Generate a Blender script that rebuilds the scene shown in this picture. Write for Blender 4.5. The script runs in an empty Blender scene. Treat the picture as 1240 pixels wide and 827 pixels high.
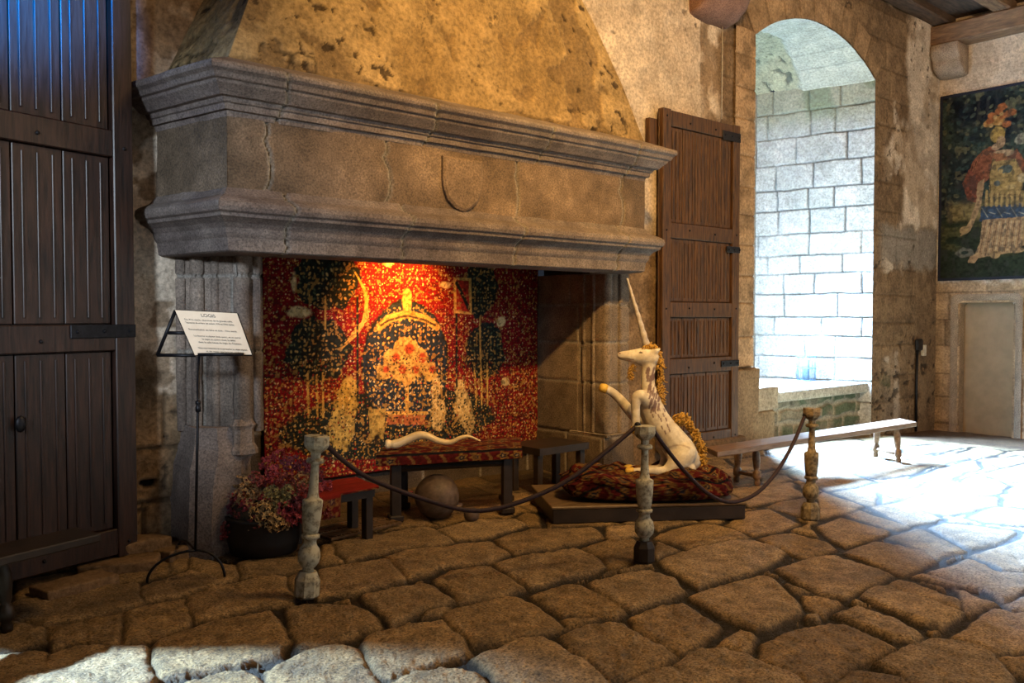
import bpy, bmesh, math, random
import numpy as np
from mathutils import Vector, Matrix
random.seed(7)
RNG = np.random.RandomState(11)
SC = bpy.context.scene
COL = SC.collection
PI = math.pi

# ------------------------------------------------------------------ camera model (used to survey positions)
F = 1040.0; CX = 620.0; CY = 413.5; PIT = math.atan(30.5/F); EYE = 1.55
TH = math.radians(49.09)
FW = np.array([math.cos(TH)*math.cos(PIT), math.sin(TH)*math.cos(PIT), -math.sin(PIT)])
RT = np.array([math.sin(TH), -math.cos(TH), 0.0])
UP = np.cross(RT, FW)
CAM = np.array([0.0, 0.0, EYE])
def ray(x, y): return FW + RT*(x-CX)/F + UP*(CY-y)/F
def z0(X): return -0.051*max(0.0, X-9.0)
def fl(x, y, z=0.0):
    d = ray(x, y); return CAM + d*(z-EYE)/d[2]
def flr(x, y):
    z = 0.0
    for _ in range(6):
        p = fl(x, y, z); z = z0(p[0])
    return p
def py(x, y, Y):
    d = ray(x, y); return CAM + d*Y/d[1]
def pxp(x, y, X):
    d = ray(x, y); return CAM + d*X/d[0]
def dp(x, y, t): return CAM + ray(x, y)*t

# ------------------------------------------------------------------ noise
def _hash(ix, iy, s):
    h = (ix.astype(np.int64)*374761393 + iy.astype(np.int64)*668265263 + s*974711) & 0x7fffffff
    h = ((h ^ (h >> 13))*1274126177) & 0x7fffffff
    h = h ^ (h >> 16)
    return (h & 0xffff)/65535.0
def vnoise(x, y, s=0):
    x = np.asarray(x, float); y = np.asarray(y, float)
    ix = np.floor(x); iy = np.floor(y); fx = x-ix; fy = y-iy
    fx = fx*fx*(3-2*fx); fy = fy*fy*(3-2*fy)
    a = _hash(ix, iy, s); b = _hash(ix+1, iy, s); c = _hash(ix, iy+1, s); d = _hash(ix+1, iy+1, s)
    return (a*(1-fx)+b*fx)*(1-fy)+(c*(1-fx)+d*fx)*fy
def fbm(x, y, oct=4, s=0):
    t = 0; a = 0.5; n = 0
    for i in range(oct):
        t = t+a*vnoise(np.asarray(x)*2**i+i*17.3, np.asarray(y)*2**i+i*9.1, s+i); n += a; a *= 0.5
    return t/n
def sstep(a, b, x):
    t = np.clip((x-a)/(b-a), 0, 1); return t*t*(3-2*t)
def mixc(c0, c1, m):
    m = np.asarray(m)[..., None]; return np.asarray(c0)*(1-m)+np.asarray(c1)*m

# ------------------------------------------------------------------ objects
def tag(o, label=None, cat=None, group=None, kind=None):
    if label: o['label'] = label
    if cat: o['category'] = cat
    if group: o['group'] = group
    if kind: o['kind'] = kind
    return o
def thing(name, label, cat, loc=(0, 0, 0), rz=0.0, group=None, kind=None):
    o = bpy.data.objects.new(name, None); COL.objects.link(o)
    o.empty_display_size = 0.1
    o.location = loc; o.rotation_euler = (0, 0, rz)
    return tag(o, label, cat, group, kind)
def link(name, me, mat, parent=None, smooth=True, world=True):
    """world=True: the vertices are in world space; move them into the parent's frame"""
    if parent is not None and world:
        M = Matrix.LocRotScale(parent.location, parent.rotation_euler, None)
        if parent.parent is not None:
            q = parent.parent
            M = Matrix.LocRotScale(q.location, q.rotation_euler, None) @ M
        me.transform(M.inverted())
    o = bpy.data.objects.new(name, me); COL.objects.link(o)
    if mat is not None: me.materials.append(mat)
    if smooth:
        me.polygons.foreach_set('use_smooth', np.ones(len(me.polygons), bool))
    if parent is not None: o.parent = parent
    return o
def bm_link(name, bm, mat, parent=None, smooth=False, world=True):
    bmesh.ops.recalc_face_normals(bm, faces=bm.faces)
    me = bpy.data.meshes.new(name); bm.to_mesh(me); bm.free()
    return link(name, me, mat, parent, smooth, world)
def mesh_np(name, V, Fq, col=None):
    """V (n,3), Fq list of quads (m,4)"""
    me = bpy.data.meshes.new(name)
    V = np.ascontiguousarray(V, dtype=np.float32); Fq = np.ascontiguousarray(Fq, dtype=np.int32)
    me.vertices.add(len(V)); me.vertices.foreach_set('co', V.ravel())
    me.loops.add(Fq.size); me.loops.foreach_set('vertex_index', Fq.ravel())
    me.polygons.add(len(Fq))
    me.polygons.foreach_set('loop_start', np.arange(0, Fq.size, 4, dtype=np.int32))
    me.polygons.foreach_set('loop_total', np.full(len(Fq), 4, dtype=np.int32))
    me.update(calc_edges=True); me.validate()
    if col is not None: setcol(me, col)
    return me
def setcol(me, col):
    a = me.color_attributes.new('Col', 'FLOAT_COLOR', 'POINT')
    c = np.ones((len(me.vertices), 4), np.float32); c[:, :3] = np.clip(np.asarray(col).reshape(-1, 3), 0, 1)
    a.data.foreach_set('color', c.ravel())
def grids(name, patches, mat, parent=None, smooth=True, flip=False):
    """patches: list of (P[n,m,3], C[n,m,3]); one object"""
    Vs = []; Cs = []; Fs = []; off = 0
    for P, C in patches:
        n, m = P.shape[:2]
        i = np.arange(n*m).reshape(n, m)
        q = np.stack([i[:-1, :-1], i[1:, :-1], i[1:, 1:], i[:-1, 1:]], -1).reshape(-1, 4)+off
        if flip: q = q[:, ::-1]
        Vs.append(P.reshape(-1, 3)); Cs.append(np.broadcast_to(C, P.shape).reshape(-1, 3)); Fs.append(q); off += n*m
    me = mesh_np(name, np.concatenate(Vs), np.concatenate(Fs), np.concatenate(Cs))
    return link(name, me, mat, parent, smooth)

# bmesh shapes -------------------------------------------------------
def b_box(bm, c, size, M=None, bevel=0.0, seg=2):
    r = bmesh.ops.create_cube(bm, size=1.0)
    vs = r['verts']
    bmesh.ops.scale(bm, vec=size, verts=vs)
    if bevel > 0:
        es = list({e for v in vs for e in v.link_edges})
        rr = bmesh.ops.bevel(bm, geom=es, offset=bevel, segments=seg, profile=0.5, affect='EDGES')
        vs = list({v for f in rr['faces'] for v in f.verts} | {v for v in vs if v.is_valid})
    if M is not None: bmesh.ops.transform(bm, matrix=M, verts=vs)
    bmesh.ops.translate(bm, vec=Vector(c), verts=vs)
    return vs
def b_tube(bm, pts, rad, n=10, cap=True):
    pts = [Vector(p) for p in pts]; m = len(pts)
    if not hasattr(rad, '__len__'): rad = [rad]*m
    T = []
    for i in range(m):
        a = pts[max(0, i-1)]; b = pts[min(m-1, i+1)]; T.append((b-a).normalized())
    ref = Vector((0, 0, 1)) if abs(T[0].z) < 0.9 else Vector((1, 0, 0))
    u = T[0].cross(ref).normalized(); rings = []
    for i in range(m):
        u = (u-T[i]*u.dot(T[i])).normalized(); v = T[i].cross(u)
        rings.append([bm.verts.new(pts[i]+(u*math.cos(2*PI*k/n)+v*math.sin(2*PI*k/n))*rad[i]) for k in range(n)])
    for i in range(m-1):
        for k in range(n):
            bm.faces.new((rings[i][k], rings[i][(k+1) % n], rings[i+1][(k+1) % n], rings[i+1][k]))
    if cap:
        bm.faces.new(rings[0][::-1]); bm.faces.new(rings[-1])
    return rings
def b_lathe(bm, prof, M=None, n=20, sides=None):
    """prof: list of (r, z)"""
    n = sides or n; rings = []
    for r, z in prof:
        rings.append([bm.verts.new((r*math.cos(2*PI*(k+.5)/n), r*math.sin(2*PI*(k+.5)/n), z)) for k in range(n)])
    for i in range(len(prof)-1):
        for k in range(n):
            bm.faces.new((rings[i][k], rings[i][(k+1) % n], rings[i+1][(k+1) % n], rings[i+1][k]))
    bm.faces.new(rings[0][::-1]); bm.faces.new(rings[-1])
    vs = [v for r in rings for v in r]
    if M is not None: bmesh.ops.transform(bm, matrix=M, verts=vs)
    return vs
def b_prism(bm, poly, z_a, z_b, M=None):
    a = [bm.verts.new((x, y, z_a)) for x, y in poly]; b = [bm.verts.new((x, y, z_b)) for x, y in poly]
    n = len(poly)
    bm.faces.new(a[::-1]); bm.faces.new(b)
    for k in range(n): bm.faces.new((a[k], a[(k+1) % n], b[(k+1) % n], b[k]))
    if M is not None: bmesh.ops.transform(bm, matrix=M, verts=a+b)
def b_ball(bm, c, r, sc=(1, 1, 1), sub=2, M=None):
    vs = bmesh.ops.create_icosphere(bm, subdivisions=sub, radius=r)['verts']
    bmesh.ops.scale(bm, vec=sc, verts=vs)
    if M is not None: bmesh.ops.transform(bm, matrix=M, verts=vs)
    bmesh.ops.translate(bm, vec=Vector(c), verts=vs)
    return vs
def along(a, b):
    """matrix taking local +Z to the direction a->b, origin at a"""
    a = Vector(a); b = Vector(b); d = (b-a).normalized()
    return Matrix.Translation(a) @ d.to_track_quat('Z', 'Y').to_matrix().to_4x4()
def spline(pts, n):
    """Catmull-Rom through pts, n samples per span"""
    P = [np.array(p, float) for p in pts]; P = [2*P[0]-P[1]]+P+[2*P[-1]-P[-2]]; out = []
    for i in range(1, len(P)-2):
        for k in range(n):
            t = k/n
            out.append(0.5*((2*P[i])+(-P[i-1]+P[i+1])*t+(2*P[i-1]-5*P[i]+4*P[i+1]-P[i+2])*t*t+(-P[i-1]+3*P[i]-3*P[i+1]+P[i+2])*t**3))
    out.append(P[-2]); return out

# ------------------------------------------------------------------ materials
def _nt(name):
    m = bpy.data.materials.new(name); m.use_nodes = True
    nt = m.node_tree; nt.nodes.clear()
    out = nt.nodes.new('ShaderNodeOutputMaterial'); b = nt.nodes.new('ShaderNodeBsdfPrincipled')
    nt.links.new(b.outputs[0], out.inputs[0])
    return m, nt, b
def _noise(nt, vec, scale, detail=6, rough=0.6, dist=0.0):
    n = nt.nodes.new('ShaderNodeTexNoise'); n.inputs['Scale'].default_value = scale
    n.inputs['Detail'].default_value = detail; n.inputs['Roughness'].default_value = rough
    n.inputs['Distortion'].default_value = dist
    nt.links.new(vec, n.inputs['Vector']); return n.outputs['Fac']
def _ramp(nt, fac, stops):
    r = nt.nodes.new('ShaderNodeValToRGB'); e = r.color_ramp.elements
    while len(e) < len(stops): e.new(0.5)
    for i, (p, c) in enumerate(stops):
        e[i].position = p; e[i].color = (c[0], c[1], c[2], 1) if hasattr(c, '__len__') else (c, c, c, 1)
    nt.links.new(fac, r.inputs[0]); return r.outputs[0]
def _mix(nt, a, b, fac, mode='MIX'):
    n = nt.nodes.new('ShaderNodeMix'); n.data_type = 'RGBA'; n.blend_type = mode
    if hasattr(fac, 'links'): nt.links.new(fac, n.inputs[0])
    else: n.inputs[0].default_value = fac
    for k, v in ((6, a), (7, b)):
        if hasattr(v, 'links'): nt.links.new(v, n.inputs[k])
        else: n.inputs[k].default_value = (v[0], v[1], v[2], 1)
    return n.outputs[2]
def _bump(nt, b, h, strength, dist):
    n = nt.nodes.new('ShaderNodeBump'); n.inputs['Strength'].default_value = strength; n.inputs['Distance'].default_value = dist
    nt.links.new(h, n.inputs['Height']); nt.links.new(n.outputs[0], b.inputs['Normal'])
def m_attr(name, rough=0.85, scale=60, contrast=0.5, bump=0.5, bdist=0.004, scale2=9, contrast2=0.25, spec=0.3):
    """colour from the surface's own Col attribute, with grain and mottling on top"""
    m, nt, b = _nt(name)
    at = nt.nodes.new('ShaderNodeAttribute'); at.attribute_name = 'Col'
    tc = nt.nodes.new('ShaderNodeTexCoord'); v = tc.outputs['Object']
    n1 = _noise(nt, v, scale, 8, 0.7); n2 = _noise(nt, v, scale2, 5, 0.6)
    g1 = _ramp(nt, n1, [(0.3, 1-contrast), (0.7, 1+contrast*0.0+0.0)]) if False else _ramp(nt, n1, [(0.36, 1-contrast), (0.62, 1.0)])
    g2 = _ramp(nt, n2, [(0.3, 1-contrast2), (0.7, 1.0)])
    c = _mix(nt, at.outputs['Color'], g1, 1.0, 'MULTIPLY'); c = _mix(nt, c, g2, 1.0, 'MULTIPLY')
    nt.links.new(c, b.inputs['Base Color'])
    b.inputs['Roughness'].default_value = rough; b.inputs['Specular IOR Level'].default_value = spec
    _bump(nt, b, n1, bump, bdist)
    return m
def m_plain(name, c, c2=None, rough=0.6, scale=20, bump=0.2, bdist=0.002, metal=0.0, spec=0.4, stretch=None, lo=0.35, hi=0.65):
    m, nt, b = _nt(name)
    tc = nt.nodes.new('ShaderNodeTexCoord'); v = tc.outputs['Object']
    if stretch:
        mp = nt.nodes.new('ShaderNodeMapping'); mp.inputs['Scale'].default_value = stretch
        nt.links.new(v, mp.inputs['Vector']); v = mp.outputs[0]
    n = _noise(nt, v, scale, 6, 0.65, 0.4 if stretch else 0.0)
    c2 = c2 or tuple(x*0.6 for x in c)
    nt.links.new(_ramp(nt, n, [(lo, c2), (hi, c)]), b.inputs['Base Color'])
    b.inputs['Roughness'].default_value = rough; b.inputs['Metallic'].default_value = metal
    b.inputs['Specular IOR Level'].default_value = spec
    _bump(nt, b, n, bump, bdist)
    return m
M = {}
M['floor'] = m_attr('flagstone', 0.6, 75, 0.85, 1.0, 0.020, 9, 0.5, 0.4)
M['wall'] = m_attr('old_plaster_and_stone', 0.92, 32, 0.5, 1.0, 0.010, 5, 0.3, 0.2)
M['granite'] = m_attr('dressed_granite', 0.8, 75, 0.62, 0.8, 0.006, 6, 0.4, 0.3)
M['paint'] = m_attr('painted_surface', 0.6, 30, 0.25, 0.3, 0.003, 6, 0.1, 0.3)
M['cloth'] = m_attr('woven_cloth', 0.95, 160, 0.4, 0.5, 0.002, 12, 0.2, 0.1)
M['oak'] = m_plain('old_oak', (.105, .045, .012), (.012, .005, .003), 0.6, 6, 0.6, 0.004, stretch=(9, 9, .7))
M['oakdark'] = m_plain('blackened_oak', (.042, .019, .013), (.009, .005, .004), 0.4, 6, 0.4, 0.004, stretch=(9, 9, .7))
M['beam'] = m_plain('beam_oak', (.25, .145, .075), (.085, .045, .024), 0.8, 4, 0.6, 0.008, stretch=(1.2, 6, 6))
M['beamdark'] = m_plain('dark_ceiling_oak', (.10, .06, .035), (.03, .018, .012), 0.85, 4, 0.6, 0.008, stretch=(1.2, 6, 6))
M['benchoak'] = m_plain('bench_oak', (.20, .125, .08), (.09, .05, .03), 0.38, 5, 0.3, 0.003, stretch=(1, 8, 8))
M['blackwood'] = m_plain('black_wood', (.028, .018, .013), (.012, .008, .006), 0.45, 8, 0.2)
M['iron'] = m_plain('black_iron', (.02, .02, .025), (.008, .008, .01), 0.45, 40, 0.2, 0.001, 0.6)
M['postwood'] = m_plain('worn_painted_wood', (.44, .42, .32), (.13, .11, .075), 0.65, 26, 0.5, 0.003, lo=.36, hi=.54)
M['postwood2'] = m_plain('bare_worn_wood', (.30, .235, .14), (.07, .05, .03), 0.65, 26, 0.5, 0.003, lo=.38, hi=.6)
M['rope'] = m_plain('dark_velvet_rope', (.035, .012, .016), (.012, .005, .008), 0.7, 60, 0.4)
M['paper'] = m_plain('cream_board', (.80, .66, .50), (.72, .58, .43), 0.6, 8, 0.05)
M['ink'] = m_plain('ink', (.05, .03, .02), rough=0.8)
M['platform'] = m_plain('platform_wood', (.16, .105, .055), (.08, .05, .027), 0.5, 4, 0.3, 0.003, stretch=(1, 6, 6))
M['gold'] = m_plain('golden_hair', (.52, .31, .05), (.24, .12, .02), 0.7, 60, 0.8, 0.004)
M['hoof'] = m_plain('yellow_hoof', (.70, .47, .08), (.5, .3, .05), 0.5, 30, 0.2)
M['ivory'] = m_plain('ivory_paint', (.82, .66, .38), (.6, .45, .24), 0.35, 10, 0.1)
M['horn'] = m_plain('grey_ivory', (.50, .46, .42), (.32, .28, .26), 0.5, 30, 0.4)
M['ball'] = m_plain('stone_ball', (.13, .09, .07), (.06, .04, .03), 0.6, 18, 0.4, 0.004)
M['plastic'] = m_plain('white_plastic', (.55, .50, .42), rough=0.4)
M['glass'] = m_plain('leaded_pane', (.5, .6, .7), rough=0.2)
M['doorpaint'] = m_plain('brown_door_paint', (.27, .18, .09), (.21, .14, .07), 0.6, 5, 0.15)
M['white_edge'] = m_plain('limewash', (.72, .70, .66), (.4, .36, .3), 0.8, 20, 0.5)
# ------------------------------------------------------------------ floor: worn granite flagstones surveyed one by one
S4 = 4.421; S3 = 3.643; S39 = 3.996; S5 = 5.17
ST = []
def crop(ox, oy, s, polys):
    for p in polys: ST.append([(ox+x/s, oy+y/s) for x, y in p])
crop(0, 640, S4, [
 [(90,262),(330,230),(560,205),(580,285),(480,295),(280,335),(90,368)],
 [(575,205),(780,165),(960,140),(1012,160),(1016,205),(900,235),(770,262),(590,285)],
 [(1025,150),(1150,165),(1240,190),(1245,262),(1205,280),(1030,205)],
 [(750,300),(900,255),(1025,215),(1180,255),(1200,285),(1050,320),(980,348),(765,385)],
 [(40,400),(85,380),(300,340),(500,300),(735,285),(755,392),(660,428),(400,480),(245,508),(60,488)],
 [(-120,500),(60,494),(238,515),(235,600),(60,645),(-100,665)],
 [(256,512),(400,487),(648,437),(642,608),(380,600),(262,632)],
 [(667,437),(760,402),(980,360),(1010,440),(1000,510),(830,570),(720,592),(667,606)],
 [(-80,765),(225,705),(245,655),(390,615),(780,610),(798,700),(830,795),(700,900),(-80,1000)],
 [(-60,672),(150,640),(232,640),(228,698),(-60,760)],
])
crop(0, 0, 1, [
 [(224,719),(262,707),(331,695),(345,695),(357,720),(355,728),(309,734),(262,745),(235,749),(228,735)],
 [(183,776),(190,769),(228,758),(260,748),(326,737),(345,758),(351,772),(338,789),(262,805),(193,818),(186,800)],
 [(186,830),(262,809),(290,805),(312,815),(326,830),(320,852),(200,862)],
 [(400,655),(460,645),(518,637),(530,640),(550,655),(480,667),(450,672),(419,678)],
 [(469,672),(500,665),(593,653),(618,670),(592,679),(530,686),(518,695),(494,700)],
 [(440,719),(475,711),(512,708),(525,711),(553,728),(516,736),(505,742),(474,755),(457,740)],
 [(518,738),(548,732),(532,743),(510,745)],
 [(434,777),(452,763),(496,751),(536,750),(555,768),(570,789),(540,797),(500,811),(472,821),(456,814),(443,795)],
 [(467,829),(500,812),(538,805),(575,811),(600,828),(600,862),(470,862)],
 [(735,637),(772,635),(788,641),(768,649),(737,655)],
 [(702,662),(733,652),(768,651),(787,665),(770,679),(738,686),(726,670)],
 [(678,768),(709,756),(745,751),(760,756),(790,771),(822,789),(786,807),(752,821),(738,821),(715,800),(691,784)],
 [(754,829),(790,809),(815,803),(825,815),(831,830),(820,862),(750,862)],
 [(713,704),(740,695),(790,688),(815,698),(830,714),(812,721),(768,735),(748,730),(729,717)],
 [(878,633),(905,618),(930,615),(967,632),(940,640),(912,646),(893,640)],
 [(918,650),(935,644),(955,642),(1000,653),(1011,663),(985,671),(968,673),(946,664)],
 [(921,776),(953,761),(1000,751),(1026,754),(1060,769),(1083,781),(1062,792),(1037,804),(1000,821),(985,827),(951,812),(926,795)],
 [(942,687),(985,672),(1013,670),(1050,683),(1083,695),(1055,707),(1020,722),(995,717),(966,705)],
 [(973,719),(995,718),(1019,727),(998,743),(986,738)],
])
crop(260, 600, S3, [
 [(102,290),(150,276),(400,262),(392,328),(122,363)],
 [(8,305),(88,300),(112,358),(20,385)],
 [(322,347),(380,332),(438,345),(448,430),(372,428),(335,372)],
 [(470,210),(510,208),(562,288),(470,300),(452,300)],
 [(452,320),(680,280),(768,276),(836,358),(832,382),(640,422),(460,442),(452,400)],
 [(302,490),(450,462),(650,482),(720,540),(738,570),(640,598),(500,638),(372,668),(322,572)],
 [(212,752),(400,667),(520,642),(618,657),(678,740),(740,825),(740,900),(250,900)],
])
crop(500, 600, S3, [
 [(112,145),(300,98),(450,97),(500,125),(335,178),(190,192)],
 [(455,88),(500,72),(550,76),(558,128),(500,122)],
 [(352,187),(520,142),(800,137),(848,178),(680,213),(540,238),(452,256)],
 [(347,290),(650,237),(720,227),(820,272),(846,308),(760,342),(640,368),(512,397),(490,383)],
 [(77,375),(150,332),(340,302),(478,386),(492,408),(400,438),(212,472),(162,420)],
 [(108,510),(212,482),(420,437),(478,447),(560,492),(686,578),(600,598),(400,637),(252,652),(202,598)],
 [(514,430),(650,382),(740,382),(858,432),(956,500),(900,528),(655,518),(562,468)],
 [(655,532),(818,530),(740,558),(690,563)],
 [(262,712),(400,652),(560,618),(638,642),(858,800),(878,827),(900,900),(420,900),(342,780)],
])
crop(740, 620, S39, [
 [(207,118),(232,95),(420,52),(545,58),(674,113),(560,132),(372,172)],
 [(215,142),(335,180),(222,222)],
 [(224,235),(350,187),(560,142),(680,132),(780,162),(836,196),(826,213),(740,262),(620,306),(432,356),(332,308)],
 [(374,395),(560,342),(730,302),(778,317),(926,430),(922,470),(850,508),(700,556),(540,498),(452,450)],
 [(104,490),(250,432),(350,427),(516,530),(498,568),(420,618),(332,656),(222,608),(112,540)],
 [(504,620),(620,553),(708,580),(678,640),(640,658)],
 [(304,720),(420,657),(530,650),(680,682),(800,747),(920,802),(958,830),(900,950),(350,950)],
 [(844,345),(968,380),(900,383)], [(942,490),(998,487),(998,518),(946,512)],
])
crop(980, 620, S39, [
 [(42,60),(150,22),(386,86),(378,108),(182,158),(112,130),(42,80)],
 [(175,8),(240,-12),(486,68),(412,83)],
 [(384,120),(500,77),(540,77),(766,185),(622,218),(542,178)],
 [(164,185),(330,137),(560,182),(616,230),(450,298),(302,240)],
 [(242,400),(320,352),(378,348),(756,482),(688,518),(620,546),(540,538),(402,473)],
 [(382,340),(440,317),(738,420),(736,462),(522,402)],
 [(705,362),(900,432),(926,440),(860,458),(770,492),(754,450),(744,402)],
 [(484,300),(552,292),(816,360),(700,353)],
 [(564,285),(780,227),(860,252),(910,282),(1060,292),(1120,340),(1039,372),(950,428),(842,370)],
 [(124,490),(230,452),(420,512),(566,600),(520,618),(412,608),(302,558)],
 [(322,730),(470,652),(620,607),(756,632),(896,690),(996,790),(980,830),(900,900),(500,900),(432,780)],
 [(676,590),(900,462),(1000,482),(1060,480),(1100,640),(960,668),(900,686),(764,630)],
 [(922,697),(1039,682),(1120,702),(1120,780),(1000,762)],
 [(955,440),(1039,402),(1150,432),(1100,478),(1000,468)],
 [(84,822),(190,762),(300,767),(440,792),(496,829),(400,900),(100,900)],
 [(584,70),(650,47),(780,52),(996,90),(986,118),(860,162),(790,172),(762,168)],
 [(784,208),(1039,132),(1200,162),(1200,296),(950,268),(842,223)],
])
crop(1040, 500, S5, [
 [(75,590),(220,567),(300,582),(526,658),(400,686),(302,702)],
 [(225,565),(430,507),(600,517),(866,522),(866,573),(730,597),(560,636),(482,626)],
 [(704,655),(760,612),(870,588),(1034,602),(1150,642),(1150,688),(960,698),(790,678)],
 [(-5,460),(120,437),(240,442),(426,485),(330,517),(232,527),(192,512)],
 [(384,465),(450,432),(640,437),(896,480),(888,500),(760,512),(600,513),(440,498)],
 [(654,425),(710,402),(850,412),(936,450),(900,475),(760,455)],
 [(334,408),(480,362),(720,292),(756,340),(560,418),(420,412)],
 [(764,380),(1034,322),(1150,352),(1150,428),(930,426)],
 [(104,350),(200,322),(446,332),(330,378),(130,408),(4,380)],
 [(284,300),(420,272),(560,252),(676,280),(500,318)],
 [(264,210),(500,197),(636,217),(500,243),(330,263)],
 [(624,250),(740,212),(906,237),(820,268),(720,273)],
 [(744,290),(900,272),(1034,272),(1034,308),(900,338)],
 [(914,245),(1034,232),(1150,242),(1150,278)],
 [(4,280),(100,262),(196,305),(80,328),(-80,318)],
])
crop(860, 500, S5, [
 [(112,290),(370,267),(466,300),(350,352),(202,358)], [(354,332),(500,302),(566,315),(420,348)],
 [(304,382),(430,352),(516,415),(382,443),(330,432)], [(124,480),(330,442),(500,432),(586,520),(400,552),(242,578)],
 [(344,582),(420,557),(600,527),(656,640),(560,642)], [(704,490),(956,580),(840,627),(692,658),(672,522)],
 [(424,365),(560,322),(780,352),(920,392),(1026,430),(860,462),(740,483),(640,438)],
 [(774,490),(930,462),(1034,492),(1034,588),(980,572)], [(364,200),(600,217),(540,235),(430,250),(480,288),(382,258)],
 [(524,240),(700,212),(900,242),(1026,270),(780,348),(600,308)], [(694,180),(880,152),(1034,192),(960,238),(800,198)],
 [(934,330),(1034,292),(1196,330),(1060,398),(960,378)],
])
STW = []
for p in ST:
    STW.append(np.array([flr(x, min(y, 862.0))[:2] for x, y in p]))
def poly_dist(X, Y, poly):
    """signed distance, >0 inside"""
    d = np.full(X.shape, 1e9); ins = np.zeros(X.shape, bool); n = len(poly)
    for k in range(n):
        ax, ay = poly[k]; bx, by = poly[(k+1) % n]
        ex, ey = bx-ax, by-ay; L = ex*ex+ey*ey+1e-12
        t = np.clip(((X-ax)*ex+(Y-ay)*ey)/L, 0, 1)
        d = np.minimum(d, np.hypot(X-ax-t*ex, Y-ay-t*ey))
        c = ((ay > Y) != (by > Y)) & (X < (bx-ax)*(Y-ay)/(by-ay+1e-12)+ax)
        ins ^= c
    return np.where(ins, d, -d)
def build_floor():
    nr = 760
    r = 0.5*(17.5/0.5)**np.linspace(0, 1, nr); r = np.concatenate([[0.02], r]); nr += 1
    a = np.radians(np.concatenate([np.linspace(-42, 12, 90)[:-1], np.linspace(12, 86, 900), np.linspace(86, 140, 90)[1:]]))
    R, A = np.meshgrid(r, a, indexing='ij')
    X = R*np.cos(A); Y = R*np.sin(A)
    w = 0.028
    Xw = X+w*(fbm(X*5, Y*5, 3, 1)-.5)*2; Yw = Y+w*(fbm(X*5, Y*5, 3, 5)-.5)*2
    best = np.full(X.shape, -1e9); sid = np.zeros(X.shape, int)
    for i, poly in enumerate(STW):
        x0, y0 = poly.min(0)-.25; x1, y1 = poly.max(0)+.25
        m = (Xw > x0) & (Xw < x1) & (Yw > y0) & (Yw < y1)
        if not m.any(): continue
        d = poly_dist(Xw[m], Yw[m], poly)
        b = best[m]; s = sid[m]; u = d > b; b[u] = d[u]; s[u] = i+1; best[m] = b; sid[m] = s
    # courses of flags where no single stone was surveyed
    ca, sa = math.cos(math.radians(-12)), math.sin(math.radians(-12))
    U = Xw*ca+Yw*sa; V = -Xw*sa+Yw*ca
    row = np.floor(V/0.47); rv = V/0.47-row
    wd = 0.62+0.5*_hash(row, row*0+3, 2); q = U/wd+_hash(row, row*0, 9)*5; cell = np.floor(q); cu = q-cell
    dd = np.minimum(np.minimum(rv, 1-rv)*0.47, np.minimum(cu, 1-cu)*wd)-0.012
    use = best < -0.06
    dist = np.where(use, np.minimum(dd, -best-0.06+0.0), best); ids = np.where(use, (row*31+cell*7).astype(int) % 997+300, sid)
    rnd = _hash(ids, ids*0+5, 3); rnd2 = _hash(ids, ids*0+8, 4)
    near = np.clip((9.0-R)/5.0, 0.3, 1.0)
    t = np.clip((dist+0.018)/0.07, 0, 1); prof = 1-(1-t)**3.4
    depth = 0.042*near
    Z = -depth*(1-prof)
    Z += np.where(dist > -0.02, (rnd-.5)*0.02*near, 0)
    Z += (fbm(X*4, Y*4, 4, 20)-.5)*0.022+(fbm(X*26, Y*26, 4, 30)-.5)*0.024*near
    Z += -0.051*np.maximum(0, X-9.0)
    stone = sstep(-0.018, 0.012, dist)
    base = mixc((.56, .36, .155), (.60, .42, .23), rnd)
    base = mixc(base, (.27, .175, .095), sstep(.5, .75, fbm(X*2.2, Y*2.2, 4, 40))*.6)
    base = base*(0.82+0.36*rnd2)[..., None]*(0.55+0.9*fbm(X*14, Y*14, 4, 44))[..., None]
    dark = np.array((.03, .02, .013))
    C = mixc(dark, base, stone)
    # hearth floor: shade painted in over soot; earth strip along the end wall
    soot_shade = sstep(5.3, 5.9, Y)*sstep(2.4, 2.8, X)*(1-sstep(5.7, 6.1, X))
    C = mixc(C, C*.3, soot_shade)
    earth = sstep(12.0, 12.4, X+0.25*fbm(X*2, Y*2, 3, 8))
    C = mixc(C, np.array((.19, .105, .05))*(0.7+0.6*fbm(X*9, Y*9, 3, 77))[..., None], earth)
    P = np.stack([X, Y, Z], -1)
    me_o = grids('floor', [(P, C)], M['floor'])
    tag(me_o, 'worn uneven brown granite flagstone floor of the hall', 'floor', kind='structure')
build_floor()
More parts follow.
